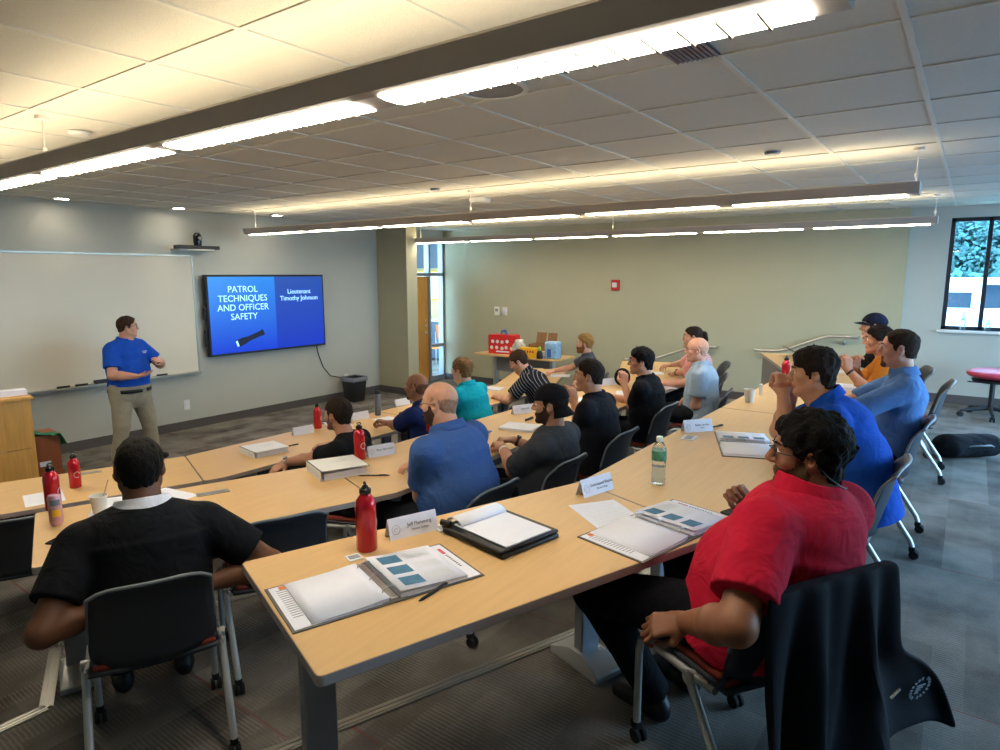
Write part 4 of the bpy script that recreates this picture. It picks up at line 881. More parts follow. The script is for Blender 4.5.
# ---- back row
PEO['a3']=seat('heavy person in red polo shirt and glasses seated nearest the camera',2.15,0.5,Z3,70,'classroom chair under the heavy person in red, black jacket over its back',cxy=(2.14,.55),cface=60,fat=1.15,side=8,shsp=1.08,kneef=(.46,.45),knees=(.20,.30),feet=((.16,.38),(.07,.34)),stub=('#46301f','full'),colz=0.035,lean=-21,curve=6,sp=0.81,head=(-32,0,-2),headz=-0.015,skinc='#8a5a40',
  hair=('full','#100d0c',.020,.006),shirt='#b81a34',pants='#101116',h=.0052,glasses='#1a1c22',L=dict(w=at(684,622,Z3+.64),f=(-.3,.7,-.2),n=(-.5,-.3,.8),pole=(-.85,-.35,-.3),curl=.5),R=dict(w=at(752,506,Z3+.78),f=(-.3,.6,.6),n=(.6,.4,.2),curl=.7),
  sleeve=.74,loose=.018)
PEO['b3']=seat('person in royal blue polo leaning on clasped hands at the mouth',3.67,0.37,Z3,98,'classroom chair behind the person in royal blue polo',fat=.45,cface=90,cdy=0.04,sp=0.92,colz=0.01,cxy=(3.56,.49),lean=14,curve=18,head=(-4,4,0),skinc='#c79274',hair=('full','#2a201b',.018,.005),shirt='#1c4fae',pants='#15161b',h=.0058,
  L=dict(w=at(783,393,1.575),f=(.25,.15,.85),n=(-.7,-.5,.2),pole=(-.2,-.3,-.9),curl=.85),R=dict(w=at(793,391,1.575),f=(-.3,0,.8),n=(.8,.6,.2),pole=(.4,0,-.9),curl=.85),sleeve=.7)
PEO['c3']=seat('bearded person in blue chambray shirt in the back row',4.81,0.36,Z3,98,'classroom chair under the person in blue chambray shirt',fat=0,sp=0.9,cface=90,cdy=0.06,stub=('#6b4732','goatee'),cxy=(4.72,.44),colz=0.01,lean=-13,curve=14,head=(2,0,0),skinc='#c8917a',hair=('buzz','#33241d',.006),shirt='#5c80b4',pants='#2a2c34',h=.0062,
  L=dict(w=(4.45,.85,T3+.04),pole=(-.3,-.7,-.5)),R=dict(w=(4.7,.9,T3+.04)),sleeve=.98,loose=0.01)
PEO['d3']=seat('woman in mustard top with braided hair, hands under the chin',6.2,0.46,Z3,98,'classroom chair under the woman in mustard top',fat=.25,cdy=-0.08,cface=92,sp=0.85,cxy=(6.5,.37),lean=6,curve=10,head=(0,2,0),skinc='#b57e62',hair=('back','#1b1413',.012,.004),shirt='#a8641f',pants='#3a1d20',h=.0065,female=True,polo=False,
  L=dict(w=at(848,370,1.43),f=(.1,.1,.9),n=(-.7,-.5,.1),pole=(-.2,-.6,-.7),curl=.55),R=dict(w=at(856,368,1.43),f=(-.2,0,.9),n=(.8,.6,.1),curl=.55,pole=(.5,.1,-.8)),longsleeve=False,sleeve=.98,s=.98)
PEO['e3']=seat('person in dark cap and black hooded top at far right table',7.26,0.6,Z3,106,'classroom chair under the person in dark cap',fat=.2,sp=0.85,cface=105,cdy=0.05,cxy=(7.28,.56),lean=6,curve=12,head=(6,0,0),skinc='#c99a83',hair=('short','#2a1c16',.004),shirt='#15161b',pants='#1c1d22',h=.0068,polo=False,longsleeve=True,cap=dict(c='#20263a'),
  L=dict(w=at(842,363,T3+.04),curl=.5),R=dict(w=at(850,360,T3+.06),curl=.5))
# ---- middle row
PEO['a2']=seat('heavyset person in black top with white collar seen from behind',1.17,2.63,Z2,68,'classroom chair under the person in black top with white collar',cdy=0.02,fat=0.65,sp=0.72,s=1.09,cface=66,colz=0.005,lean=-3,curve=18,head=(0,0,0),skinc='#6a4632',hair=('buzz','#15110f',.007),shirt='#15161a',collar='#d8d8e0',pants='#1a1b20',h=.0055,
  L=dict(w=at(120,600,Z2+.68),pole=(-.9,-.25,-.3),f=(.8,.4,-.1),su=-.03),R=dict(w=at(205,585,Z2+.68),pole=(.9,-.45,-.3),f=(-.7,.5,0),su=-.03),sleeve=.66,shsp=1.08)
PEO['b2']=seat('big bald bearded person in faded blue polo seen from behind',2.72,2.235,Z2,93,'classroom chair under the big person in faded blue polo',cdy=0.04,fat=1.15,sp=0.9,cface=90,stub=('#3d2c24','full'),colz=0.012,lean=8,curve=8,side=0,head=(-13,0,0),skinc='#cf9a7f',hair=('rim','#a8836c',.002),shirt='#3f5f9a',pants='#22242a',h=.0058,glasses='#2a2a2e',
  L=dict(w=(2.74,2.60,T2+.05),pole=(-.55,-.6,-.5),f=(.7,.6,0)),R=dict(w=(2.85,2.66,T2+.05),f=(-.6,.7,0)),sleeve=.74)
PEO['c2']=seat('person in charcoal tee with backwards black cap, wrists crossed on table',3.4,2.14,Z2,96,'classroom chair behind the person in charcoal tee and black cap',cdy=0.07,fat=.25,sp=0.74,cface=90,stub=('#3a2920','full'),lean=-19,curve=12,head=(-16,0,0),skinc='#b07f64',hair=('buzz','#1d1612',.006),shirt='#3f4247',pants='#16171b',h=.006,polo=False,cap=dict(c='#17171c',back=1),
  L=dict(w=at(503,448,T2+.06),f=(.5,.8,.1),curl=.55,pole=(-.6,-.6,-.5)),R=dict(w=at(514,440,T2+.07),f=(-.7,.5,.1),curl=.7),sleeve=.86,loose=.02)
PEO['d2']=seat('person in black polo with raised hand at the cheek',4.27,2.19,Z2,96,'classroom chair behind the person in black polo',fat=.2,sp=0.83,cface=90,cdy=0.05,lean=-1,curve=10,head=(-14,0,0),skinc='#c18d70',hair=('short','#2b1f19',.008),shirt='#1d1e25',pants='#22232a',h=.0062,
  L=dict(w=at(574,402,T2+.22),f=(.15,.25,.9),n=(-.5,-.7,.2),pole=(-.5,-.5,-.8),curl=[.35,.5,.55,.15]),R=dict(w=at(592,402,T2+.04)),sleeve=.68)
PEO['e2']=seat('dark haired person in sunglasses and black polo, hand at the mouth',5.38,2.28,Z2,98,'classroom chair behind the dark haired person in sunglasses',fat=.3,sp=0.82,cface=90,cdy=0.07,lean=-4,curve=12,head=(-15,0,0),skinc='#c49078',hair=('full','#151114',.014,.003),shirt='#16171c',pants='#191a20',h=.0064,glasses='#101014',
  L=dict(w=at(624,384,T2+.21),f=(.3,.15,.85),n=(-.6,-.6,.2),pole=(-.4,-.6,-.7),curl=.55),R=dict(w=at(615,397,T2+.05),curl=.6),sleeve=.7,s=1.02)
PEO['f2']=seat('bald person with glasses in pale grey polo, hand on thigh',6.35,2.12,Z2,104,'classroom chair under the bald person in pale grey polo',fat=.3,sp=0.84,cface=100,cdy=0.02,colz=0.01,lean=-4,curve=10,head=(-6,0,0),skinc='#d8a08a',hair=('rim','#d3a48e',.002),shirt='#9fb2c6',pants='#1c1d22',h=.0066,glasses='#8a6050',
  L=dict(w=at(684,400,Z2+.68),pole=(-.6,-.6,-.2),f=(.2,.5,-.5)),R=dict(w=at(662,383,T2+.04),f=(-.9,.4,0)),sleeve=.66,loose=.018)
PEO['g2']=seat('person in pink checked shirt with tied back hair at far table',7.3,2.44,Z2,112,'classroom chair under the person in pink checked shirt',fat=.25,sp=0.9,cface=110,cdy=0.03,lean=3,curve=8,head=(0,0,0),skinc='#c9967c',hair=('back','#33261f',.008,.003),shirt='#d06a70',shirtm=cloth('#d8707a',check='#f0d0cc'),pants='#2a2c34',h=.0068,sleeve=.98,
  L=dict(w=at(676,373,T2+.04),pole=(-.3,-.7,-.5)),R=dict(w=at(665,367,T2+.04),f=(-.9,.4,0)))
# ---- front row
PEO['a1']=seat('person in black tee resting a watch arm along the front table',3.09,3.53,Z1,112,'classroom chair under the person with the wristwatch',fat=.1,sp=0.82,cdy=0.03,stub=('#7a5544','full'),lean=6,curve=12,head=(12,0,0),skinc='#b98569',hair=('short','#2a1f19',.008),shirt='#16171b',pants='#1a1b20',h=.0062,polo=False,
  L=dict(w=at(282,463,T1+.05),f=(-.8,.25,-.45),n=(-.2,-.2,1),curl=.25,pole=(.2,-.8,.2)),R=dict(w=at(326,445,T1+.04),f=(-.9,.3,0),curl=.35),sleeve=.62)
PEO['b1']=seat('bald goateed person in navy polo with forearm on front table',4.18,3.77,Z1,98,'classroom chair under the person in navy polo',fat=.35,sp=0.86,cdy=0.03,stub=('#2c1e17','goatee'),lean=8,curve=12,head=(-6,0,0),skinc='#8d6048',hair=('rim','#6b4836',.002),shirt='#1c2a5c',pants='#15161b',h=.0064,
  L=dict(w=at(384,424,T1+.05),f=(-.4,.7,.2),curl=.7,pole=(-.3,-.7,-.5)),R=dict(w=at(396,415,T1+.04),curl=.5),sleeve=.8)
PEO['c1']=seat('person in bright teal polo with light brown hair, front row',5.0,3.93,Z1,94,'classroom chair under the person in teal polo',fat=.55,cdy=0.03,sp=0.92,lean=8,curve=10,head=(0,0,0),skinc='#d0a08a',hair=('short','#7a5a3a',.016,.006),shirt='#12a0b4',pants='#2a2c34',h=.0066,glasses='#777777',
  L=dict(w=(4.82,4.42,T1+.05)),R=dict(w=(5.15,4.42,T1+.05)),sleeve=.7)
PEO['d1']=seat('person in black pinstripe shirt bent over, hand at the temple',6.3,3.84,Z1,110,'classroom chair under the person in pinstripe shirt',fat=.4,cdy=-0.05,sp=1.02,lean=24,curve=20,head=(-6,28,0),skinc='#cf9c84',hair=('short','#3a281e',.014),shirt='#1a1a1e',shirtm=cloth('#1c1c20',stripe='#8f8f98'),pants='#1a1b20',h=.0066,glasses='#4a3a30',
  L=dict(w=(6.0,4.42,T1+.04),f=(.8,.5,0),pole=(-.5,-.7,-.3)),R=dict(w=(6.52,4.40,T1+.22),f=(-.2,.0,.9),n=(.7,.6,0),pole=(.6,.3,-.8),curl=.4),sleeve=.72)
PEO['e1']=seat('blond bearded person in grey polo writing at the far front table',7.94,4.24,Z1,120,'classroom chair under the blond person in grey polo',fat=.1,sp=0.9,cdy=0.03,lean=0,curve=4,head=(0,0,0),skinc='#d3a08a',hair=('short','#9a7444',.022,.006),beard=('full','#8a5a34',.010),shirt='#4a4f58',pants='#54584c',h=.007,
  L=dict(w=at(575,388,T1+.04),pole=(-.2,-.8,-.4)),R=dict(w=at(553,371,T1+.06),f=(-.9,.2,-.1),curl=.6),sleeve=.62)
# ---- the presenter
pl=(3.44,7.82,0); pf=-72
PEO['sp']=person('presenter standing by the whiteboard in blue polo and khaki trousers',pl,pf,sit=False,fat=1.05,lean=0,curve=0,head=(-46,0,0),skinc='#cf9a80',hair=('short','#3a2820',.012),shirt='#1d50b8',pants='#9c9583',h=.0068,glasses='#777777',s=.985,shsp=.97,belt=True,logo=True,legr=1.22,
  knees=(.17,.18),kneef=(.03,.05),feet=((.21,-.02),(.23,.03)),hem=-.02,R=dict(w=(.17,.31,1.07),f=(-.6,.8,.12),n=(.1,.3,-1),curl=.2,pole=(.6,-.9,-.3),su=-.035),L=dict(w=(-.17,.30,1.20),f=(.75,.45,.25),n=(.2,.7,.6),curl=.15,pole=(-.8,-.5,-.5),su=-.035),sleeve=.70)

def extra_hair(key,col,parts):
    i=PEO[key]; K=SDF(i['Hc']-.25,i['Hc']+.2,.006)
    for a,b,ra,rb in parts: K.cap(i['W'](a),i['W'](b),ra,rb,k=.012)
    K.rough(.002,[(120,1),(60,1)],6); v,q=K.mesh(); return np_obj('hair',v,q,hairmat(col),i['body'])
extra_hair('g2','#2b211e',[((0,-.10,.045),(0,-.125,.04),.028,.034),((0,-.125,.04),(.005,-.15,-.02),.032,.020),((.005,-.15,-.02),(.0,-.135,-.075),.020,.010)])
extra_hair('d3','#1b1413',[((x,.06-.02*abs(k),.105-.012*abs(k)),(x*.8,-.10,.07-.01*abs(k)),.011,.013) for k,x in((-3,-.055),(-2,-.038),(-1,-.018),(0,0),(1,.018),(2,.038),(3,.055))]+[((0,-.10,.05),(0,-.12,.03),.03,.03)])
# watches, bracelets, strap
def band(key,side,t,r,w_,m,label=None,face=None):
    i=PEO[key]; a=i['arms'][side]; p=a['wr']+(a['el']-a['wr'])*t; d=U3(a['wr']-a['el']); b=MB(); b.cyl(p-d*w_,p+d*w_,r,n=20); o=b.build('wristband',m,i['body'])
    if face: n=U3(np.array(a['n'])-d*(np.array(a['n'])@d)); q=p+n*r; f=MB().cyl(q-n*.002,q+n*.008,.017,n=18).build('watch_face',face,o)
    return o
band('a1','L',.06,.034,.010,M['chrome'],face=M['steel']); band('c2','L',.10,.034,.010,M['white']); band('c2','R',.10,.034,.010,M['black'],face=M['blackgloss'])
band('e1','L',.08,.034,.012,M['black'],face=M['blackgloss']); band('g2','L',.10,.034,.011,M['black'],face=M['blackgloss']); band('d3','L',.10,.034,.008,M['black'])
i=PEO['a3']; MB().tube([i['W'](p) for p in((.083,-.01,.006),(.07,-.06,-.05),(.03,-.105,-.09),(0,-.115,-.098),(-.03,-.105,-.09),(-.07,-.06,-.05),(-.083,-.01,.006))],.0028,8).build('glasses_strap',M['black'],i['body'])
# ================================================================ things on the tables
def lathe_bottle(label,x,y,z,grp='red metal bottles',rz_=0,ring=True,logo=True):
    o=thing('water_bottle',label,'bottle',(x,y,z),rz_,grp)
    MB().lathe([(0,0),(.034,0),(.037,.004),(.037,.165),(.034,.182),(.024,.197),(.019,.203),(.019,.210)],28).build('body',M['redmetal'],o)
    MB().lathe([(.0195,.208),(.021,.210),(.021,.224),(.012,.230),(.010,.236),(0,.237)],18).build('cap',M['blackgloss'],o)
    MB().tube([(.014*math.cos(t),0,.238+.010*math.sin(t)) for t in [PI*i/8 for i in range(9)]],.0035,8).build('carry_loop',M['black'],o)
    if logo: MB().tube([(.0375*math.cos(a),.0375*math.sin(a),.095+.020*math.sin(t)) for t in [2*PI*i/20 for i in range(18)] for a in [-1.2+.5*math.cos(t)]],.0012,4).build('emblem',M['printlight'],o)
    return o
def P(u,v,z): return at(u,v,z)
def bot(label,u,v,z,**k): q=P(u,v,z); return lathe_bottle(label,q[0],q[1],z,**k)
bot('red metal bottle beside the first name card and open binder, nearest the camera',367,549,T3,rz_=rad(60))
bot('red metal bottle on middle row table next to a name card',360,459,T2,rz_=rad(-20))
bot('red metal bottle behind the pink drink can',54,509,T2,rz_=rad(30))
bot('red metal bottle before the lectern beside the metal power outlet',76,487,T1,rz_=rad(-20))
bot('red metal bottle between two name cards before the watch arm person',318,428,T1,rz_=rad(20))
bot('red metal bottle on the back table before the royal blue polo',785,383,T3)
bot('red metal bottle under the chin of the big bald person',431,431,T2)
# printed tent cards
def card(label,u,v,z,ang,lines,grp='name cards',w=.20,h=.075):
    q=P(u,v,z); o=thing('name_card',label,'name card',(q[0],q[1],z),rad(ang),grp); a=.026
    for s in (-1,1):
        m=MB(); m.add([(-w/2,s*a,.0),(w/2,s*a,.0),(w/2,0,h),(-w/2,0,h)],[(0,1,2,3)]); f=m.build('card_face',M['paper'],o,solid=.0012,smooth=False)
        if s==-1 and lines:
            tl=math.atan2(h,a)
            text_mesh(lines[0],.019,M['ink'],'lettering',f,(.025,-a*.48-.0012,h*.56),(tl,0,0),.0002)
            if len(lines)>1: text_mesh(lines[1],.011,M['ink'],'lettering',f,(.025,-a*.72-.0012,h*.32),(tl,0,0),.0002)
            m=MB(); m.tube([(-.072+.016*math.cos(t),-a*.55-.0012+.0001+ .016*math.sin(t)*a/h*.96,h*.45+.016*math.sin(t)) for t in [2*PI*i/20 for i in range(21)]],.0007,4); m.tube([(-.072+.007*math.cos(t),-a*.55-.0012+.007*math.sin(t)*a/h,h*.45+.007*math.sin(t)) for t in [2*PI*i/10 for i in range(8)]],.0007,4); m.build('emblem',M['print'],f)
    return o
card('white lettered name card beside the nearest red bottle',412,533,T3,-20,['Jeff Flamming','Thomas College'])
card('white name card in back row left of the clear water bottle',595,492,T3,-14,['Gentrissand Shuske','Thomas College'])
card('white name card by the power outlet box, back row, beyond the clear water bottle',697,431,T3,-38,['Bailey Jordan','Sheriff'])
card('white name card beside the middle row red bottle',381,455,T2,-18,['Bryan Blanchard'])
card('white name card beside black marker, middle row',522,413,T2,-22,['James Reed'])
card('white name card in middle row before the sunglasses person',608,385,T2,-25,None)
card('white name card left of the front row red bottle',303,434,T1,170,None)
card('white name card right of the front row red bottle',360,419,T1,172,None)
card('white name card behind the dark tumbler, front row',402,405,T1,172,None)
# power boxes in the tabletops
def pbox(label,u,v,z,ang,w=.16,d=.055,m_='alu'):
    q=P(u,v,z); o=thing('power_outlet_box',label,'outlet box',(q[0],q[1],z),rad(ang),'tabletop outlet boxes'); MB().bx(-w/2,w/2,-d/2,d/2,0,.004).build('lid',M[m_],o,bevel=.0015); MB().bx(-w*.36,w*.36,-d*.25,d*.25,.004,.0055).build('insert',M['steel'],o); return o
pbox('metal power outlet plate in the middle row table near the white-collar person',213,493,T2,-20,.17,.06)
pbox('metal power outlet plate in front table right of the red bottle',90,473,T1,-20,.15,.05)
pbox('pale power outlet box by the leather notepad holder',447,527,T3,-20,.10,.07,'printlight')
pbox('pale power outlet box below the back row name card',689,438,T3,5,.12,.08,'printlight')
pbox('small pale grommet beside the nearest red bottle base',354,558,T3,-20,.05,.05,'printlight')
# ring binders lying open
def open_binder(label,u,v,z,ang,pages=True,w=.29,d=.30,grp='open ring binders',extra=False):
    q=P(u,v,z); o=thing('ring_binder',label,'binder',(q[0],q[1],z),rad(ang),grp); t=.004
    for s in (-1,1):
        MB().box((s*(w/2+.02),0,t/2),(w,d,t)).build('cover',M['binderedge'],o,bevel=.0015)
        MB().box((s*(w/2+.026),0,t+.0006),(w-.03,d-.02,.001)).build('cover_insert',M['paper'],o)
    MB().box((0,0,t/2+.001),(.045,d,t)).build('spine',M['binderedge'],o)
    MB().box((0,0,.008),(.022,d*.9,.005)).build('ring_plate',M['chrome'],o,bevel=.001)
    for yy in(-.1,0,.1): MB().tube([(.028*math.cos(a),yy,.006+.028*math.sin(a)) for a in [PI*i/10 for i in range(11)]],.0018,6).build('ring',M['chrome'],o)
    pl=[(.004,-.26,.24,.012,'l'),(.004,.02,.25,.016,'r')]
    for s,hh in ((-1,.006),(1,.016)):
        P_=[]
        for i in range(9):
            x=.018+(.235)*i/8; zz=t+hh*(1-.45*(i/8)**2)+.012*math.exp(-((i/8)/.25)**2)*.5; P_.append([(s*x,-d*.46,zz),(s*x,d*.46,zz)])
        top=MB().grid(P_).build('page_stack',M['paper'],o,solid=.003)
        m=MB(); 
        for i in range(8):
            x0=.018+.235*i/8;x1=.018+.235*(i+1)/8; m.box((s*(x0+x1)/2,0,t+hh*.42*(1-.4*(i/8)**2)),(abs(x1-x0),d*.915,hh*.8*(1-.4*(i/8)**2)))
        m.build('page_block',M['paper'],o)
    m=MB()
    zf=lambda x: t+.016*(1-.45*((x-.018)/.235)**2)+.006*math.exp(-(((x-.018)/.235)/.25)**2)+.0024
    for k in range(3):
        yc=.085-.085*k; m.grid([[(x,yc-.03,zf(x)),(x,yc+.03,zf(x))] for x in (.045,.07,.095,.118)])
    m.build('printed_slides',M['slide'],o)
    m=MB(); 
    for k in range(3):
        for j in range(5): yy=.108-.085*k-.010*j; m.grid([[(x,yy-.0022,zf(x)),(x,yy+.0022,zf(x))] for x in (.135,.16,.19,.225)])
    m.build('printed_lines',M['printlight'],o)
    m=MB(); [m.box((-w+.0+.018*0+.02,.11-.014*j,t+.0015),(.03,.003,.0006)) for j in range(14)]; m.build('printed_table',M['print'],o)
    MB().box((-w+.035,.125,t+.0017),(.035,.022,.0006)).build('orange_header',M['orange'],o)
    m=MB(); [m.box((w-.012+.006*(j%2)*0,.10-.012*j,t+.0016),(.012,.009,.0006)) for j in range(4)]; m.build('red_heading',M['redink'],o); 
    m=MB(); [m.box((w-.012,.045-.012*j,t+.0016),(.008,.005,.0006)) for j in range(9)]; m.build('cover_heading',M['ink'],o)
    return o
open_binder('open ring binder with slide handouts beside the pen, nearest the camera',377,583,T3,-20)
open_binder('open ring binder with slide handouts before the red polo person',660,528,T3,-13)
open_binder('open ring binder in back row before the royal blue polo arms',745,445,T3,22,w=.26)
def closed_binder(label,u,v,z,ang,th=.055,w=.30,d=.27):
    q=P(u,v,z); o=thing('ring_binder',label,'binder',(q[0],q[1],z),rad(ang),'closed ring binders')
    MB().bx(-w/2,w/2,-d/2,d/2,0,.004).build('back_cover',M['binder'],o,bevel=.001)
    R=rotm(0,0,0); m=MB(); m.add([(-w/2,-d/2,th),(w/2,-d/2,th*.86),(w/2,d/2,th*.86),(-w/2,d/2,th)],[(0,1,2,3)]); m.build('front_cover',M['binder'],o,solid=.004,smooth=False)
    sp=MB().bx(-w/2-.004,-w/2,-d/2,d/2,0,th).build('spine',M['binder'],o,bevel=.001); 
    MB().bx(-w/2-.0046,-w/2-.0038,-d*.42,d*.42,th*.2,th*.8).build('spine_label',M['printlight'],sp); m=MB(); [m.cyl((-w/2-.006,yy,th/2),(-w/2-.003,yy,th/2),.006,n=10) for yy in(-.09,.09)]; m.build('rivet',M['chrome'],sp)
    e=MB(); [e.bx(a,b,c,d_,th-.003 if a<0 else th*.86-.003,th+.002 if a<0 else th*.86+.002) for a,b,c,d_ in ((-w/2-.003,-w/2+.004,-d/2-.002,d/2+.002),(w/2-.002,w/2+.003,-d/2-.002,d/2+.002))]; e.build('edge_piping',M['black'],o)
    m=MB(); [m.bx(-w/2+.02,w/2-.012-.004*(k%2),-d/2+.008,d/2-.008,.006+.0085*k,.013+.0085*k) for k in range(4)]; m.build('pages',M['paper'],o)
    m=MB(); [m.box((0,.05-.03*k,th*.93+.0024),(.16-.03*k,.008,.0006)) for k in range(2)]; m.build('cover_print',M['printlight'],o)
    return o
closed_binder('thick closed white binder on the middle row table',338,472,T2,-20,.062)
closed_binder('closed white binder on front table left of the watch arm person',265,452,T1,-8,.05)
def pen(label,u,v,z,ang,L=.14,m_='black',r=.005,grp='pens'):
    q=P(u,v,z); o=thing('pen',label,'pen',(q[0],q[1],z),rad(ang),grp); MB().lathe([(0,-L/2),(.0015,-L/2),(r,-L/2+.015),(r,L/2-.01),(r*.6,L/2),(0,L/2)],10,(0,0,r),Matrix.Rotation(PI/2,3,'Y')).build('barrel',M[m_],o)
    MB().box((L*.28,0,2*r+.001),(.045,.003,.002)).build('clip',M['black'],o); return o
pen('black pen beside the nearest open binder',434,593,T3,2)
pen('black pencil beside the thick closed binder',374,476,T2,-50,.19,'ink',.004)
pen('dark pen resting beyond the front row closed binder',291,446,T1,-10)
pen('thick black marker before the name card of the black cap person',529,420,T2,0,.13,'black',.010)
pen('dark pen lying on the back row open binder edge',716,427,T3,-20,.14)
pen('dark pen in the hand of the sunglasses person',614,396,T2+.03,60,.14)
pen('pen in the hand of the blond bearded person',548,369,T1+.06,120,.14,'ink')
# leather pad holder
q=P(500,535,T3); o=thing('pad_holder','black leather pad holder with a blank white notepad','notepad',(q[0],q[1],T3),rad(-11))
MB().bx(-.145,.145,-.17,.17,0,.018).build('back_cover',M['leather'],o,bevel=.008); MB().bx(-.15,.145,-.165,.165,.020,.032).build('inner_cover',M['leather'],o,bevel=.005)
MB().bx(-.115,.115,-.155,.13,.032,.037).build('notepad',M['paper'],o,bevel=.001)
MB().grid([[(x,.13-.045*math.cos(t)+.0,.037+.022*math.sin(t)) for t in [PI*.02+PI*.96*i/8 for i in range(9)]] for x in (-.115,0,.115)]).build('folded_page',M['paper'],o,solid=.002)
MB().tube([(-.135,.13,.042),(-.15,.165,.045)],.012,12).build('pen_loop',M['leather'],o)
# cup, can, tumblers, clear bottle
def cup(label,u,v,z,s=1,straw=False):
    q=P(u,v,z); o=thing('paper_cup',label,'cup',(q[0],q[1],z)); MB().lathe([(0,.004),(.029*s,.004),(.029*s,0),(.031*s,0),(.042*s,.094*s),(.0445*s,.096*s),(.0445*s,.100*s),(.041*s,.100*s),(.030*s,.012),(0,.012)],28).build('cup_wall',M['white'],o)
    if straw: MB().cyl((.0,.0,.015),(.045,-.02,.17),.0028,n=8).build('stirrer',M['wood_edge'],o)
    return o
cup('white paper cup alone on the back row table',749,402,T3); cup('white paper cup with wooden stirrer beside the pink can',100,513,T2,.95,True)
q=P(757,396,T3); o=MB().prism([(-.035,0),(.045,.01),(.01,.03)],0,.09).build('folded_card',M['paper'],smooth=False); tag(o,'folded white card standing behind the white paper cup','card',None,(q[0]+.05,q[1]-.03,T3),rad(10))
q=P(57,525,T2); o=thing('drink_can','tall pink drink can with fruit picture on middle row table','can',(q[0],q[1],T2),rad(-40)); MB().lathe([(0,.004),(.022,.002),(.026,.012),(.029,.018),(.029,.142),(.025,.152),(.0235,.154),(.0235,.150),(0,.149)],28).build('body',M['pinkcan'],o)
m=MB(); m.grid([[(.0294*math.cos(a),.0294*math.sin(a),.05+.035*t) for t in(0,.5,1)] for a in [-1.7+.25*k for k in range(6)]]); m.build('fruit_print',M['yellow'],o); m=MB(); m.grid([[(.0294*math.cos(a),.0294*math.sin(a),.105+.03*t) for t in(0,1)] for a in [-1.9+.25*k for k in range(7)]]); m.build('label_band',M['can_grey'],o)
def tumbler(label,u,v,z,h=.25,r=.036,m_='teal_tumbler'):
    q=P(u,v,z); o=thing('tumbler',label,'bottle',(q[0],q[1],z)); MB().lathe([(0,0),(r*.9,0),(r,.006),(r,h*.78),(r*.86,h*.83),(r*.8,h*.85)],24).build('body',M[m_],o); MB().lathe([(r*.84,h*.84),(r*.86,h*.92),(r*.6,h*.96),(0,h*.96)],20).build('lid',M['black'],o); MB().tube([(-r*.6,0,h*.95),(-r*.5,0,h*1.03),(0,0,h*1.06),(r*.5,0,h*1.03),(r*.6,0,h*.95)],.006,8).build('handle_loop',M['black'],o)
tumbler('dark grey tumbler with loop lid on the front row table',378,415,T1,.27,.034,'can_grey'); tumbler('black tumbler standing behind the sunglasses person, far table',636,371,T2,.30,.045,'blackgloss')
tumbler('dark blue flask near the hands of the dark cap person',813,357,T3,.15,.035,'frame')
q=P(658,484,T3); o=thing('plastic_bottle','clear plastic water bottle with green label, back row','bottle',(q[0],q[1],T3),rad(20))
MB().lathe([(0,.004),(.024,.0),(.031,.006),(.032,.03),(.0305,.04),(.032,.05),(.0305,.07),(.032,.09),(.0315,.10),(.033,.115),(.033,.165),(.030,.178),(.018,.200),(.0135,.206),(.0135,.215)],32).build('body',M['clear'],o)
MB().lathe([(0,.004),(.029,.006),(.030,.03),(.029,.088),(0,.088)],28).build('water',M['water'],o)
MB().lathe([(.0336,.118),(.0338,.120),(.0338,.162),(.0336,.164)],32).build('label',M['label_green'],o); MB().lathe([(.0145,.206),(.0155,.208),(.0155,.226),(.013,.229),(0,.229)],20).build('cap',M['white'],o)
def sillbottle(label,y,h):
    o=thing('plastic_bottle',label,'bottle',(WX-.012,y,wz0)); MB().lathe([(0,.002),(.03,.002),(.032,.02),(.03,h*.45),(.032,h*.7),(.014,h*.9),(.014,h*.95)],20).build('body',M['clear'],o); MB().lathe([(.015,h*.93),(.015,h),(0,h)],14).build('cap',M['white'],o)
sillbottle('taller clear plastic bottle on the window sill',.06,.24); sillbottle('shorter clear plastic bottle on the sill, right one',-.20,.16)
# phones
def phone(label,u,v,z,ang):
    q=P(u,v,z); o=thing('phone',label,'phone',(q[0],q[1],z),rad(ang)); MB().bx(-.038,.038,-.08,.08,0,.009).build('case',M['black'],o,bevel=.003); MB().bx(-.034,.034,-.075,.075,.009,.0096).build('screen',M['phone'],o)
phone('black phone at the left arm of the white-collar person',66,538,T2,-60); phone('black phone beside the open binder of the red polo person',740,512,T3,70)
# paper sheets and note pads
def sheet(label,u,v,z,ang,w=.216,d=.28,n=1,lines=True,name='paper_sheet',grp='loose papers',h=.0012,m_='paper'):
    q=P(u,v,z); o=thing(name,label,'paper',(q[0],q[1],z),rad(ang),grp); MB().bx(-w/2,w/2,-d/2,d/2,0,h*n).build('page',M[m_],o,smooth=False)
    if lines: m=MB(); [m.bx(-w*.4,w*.4-(.03 if k%3==2 else 0),d*.4-.02*k-.003,d*.4-.02*k,h*n,h*n+.0004) for k in range(int(d*.8/.02))]; m.build('print',M['printlight'],o)
    return o
sheet('white sheet under the lectern-side red bottle, front table',44,498,T1,-15)
sheet('white sheet in front of the cup with stirrer',116,505,T2,-30); sheet('white sheet beyond the shoulder of the white-collar person',165,497,T2,10)
sheet('white printed sheet at left of the open binder of the red polo person',607,514,T3,-35)
sheet('white sheet between watch arm person and dark tumbler',338,424,T1,-20); sheet('white sheet under the forearm of navy polo person',388,420,T1,-10)
sheet('thick white notepad before the black cap person, middle row',520,428,T2,12,n=14,lines=False,name='notepad')
sheet('blue edged folder beside the faded blue polo person',470,433,T2,15,n=5,lines=False,m_='bluepaper',name='folder'); sheet('white sheet lying on the blue edged folder',466,431,T2+.006,10,.2,.26)
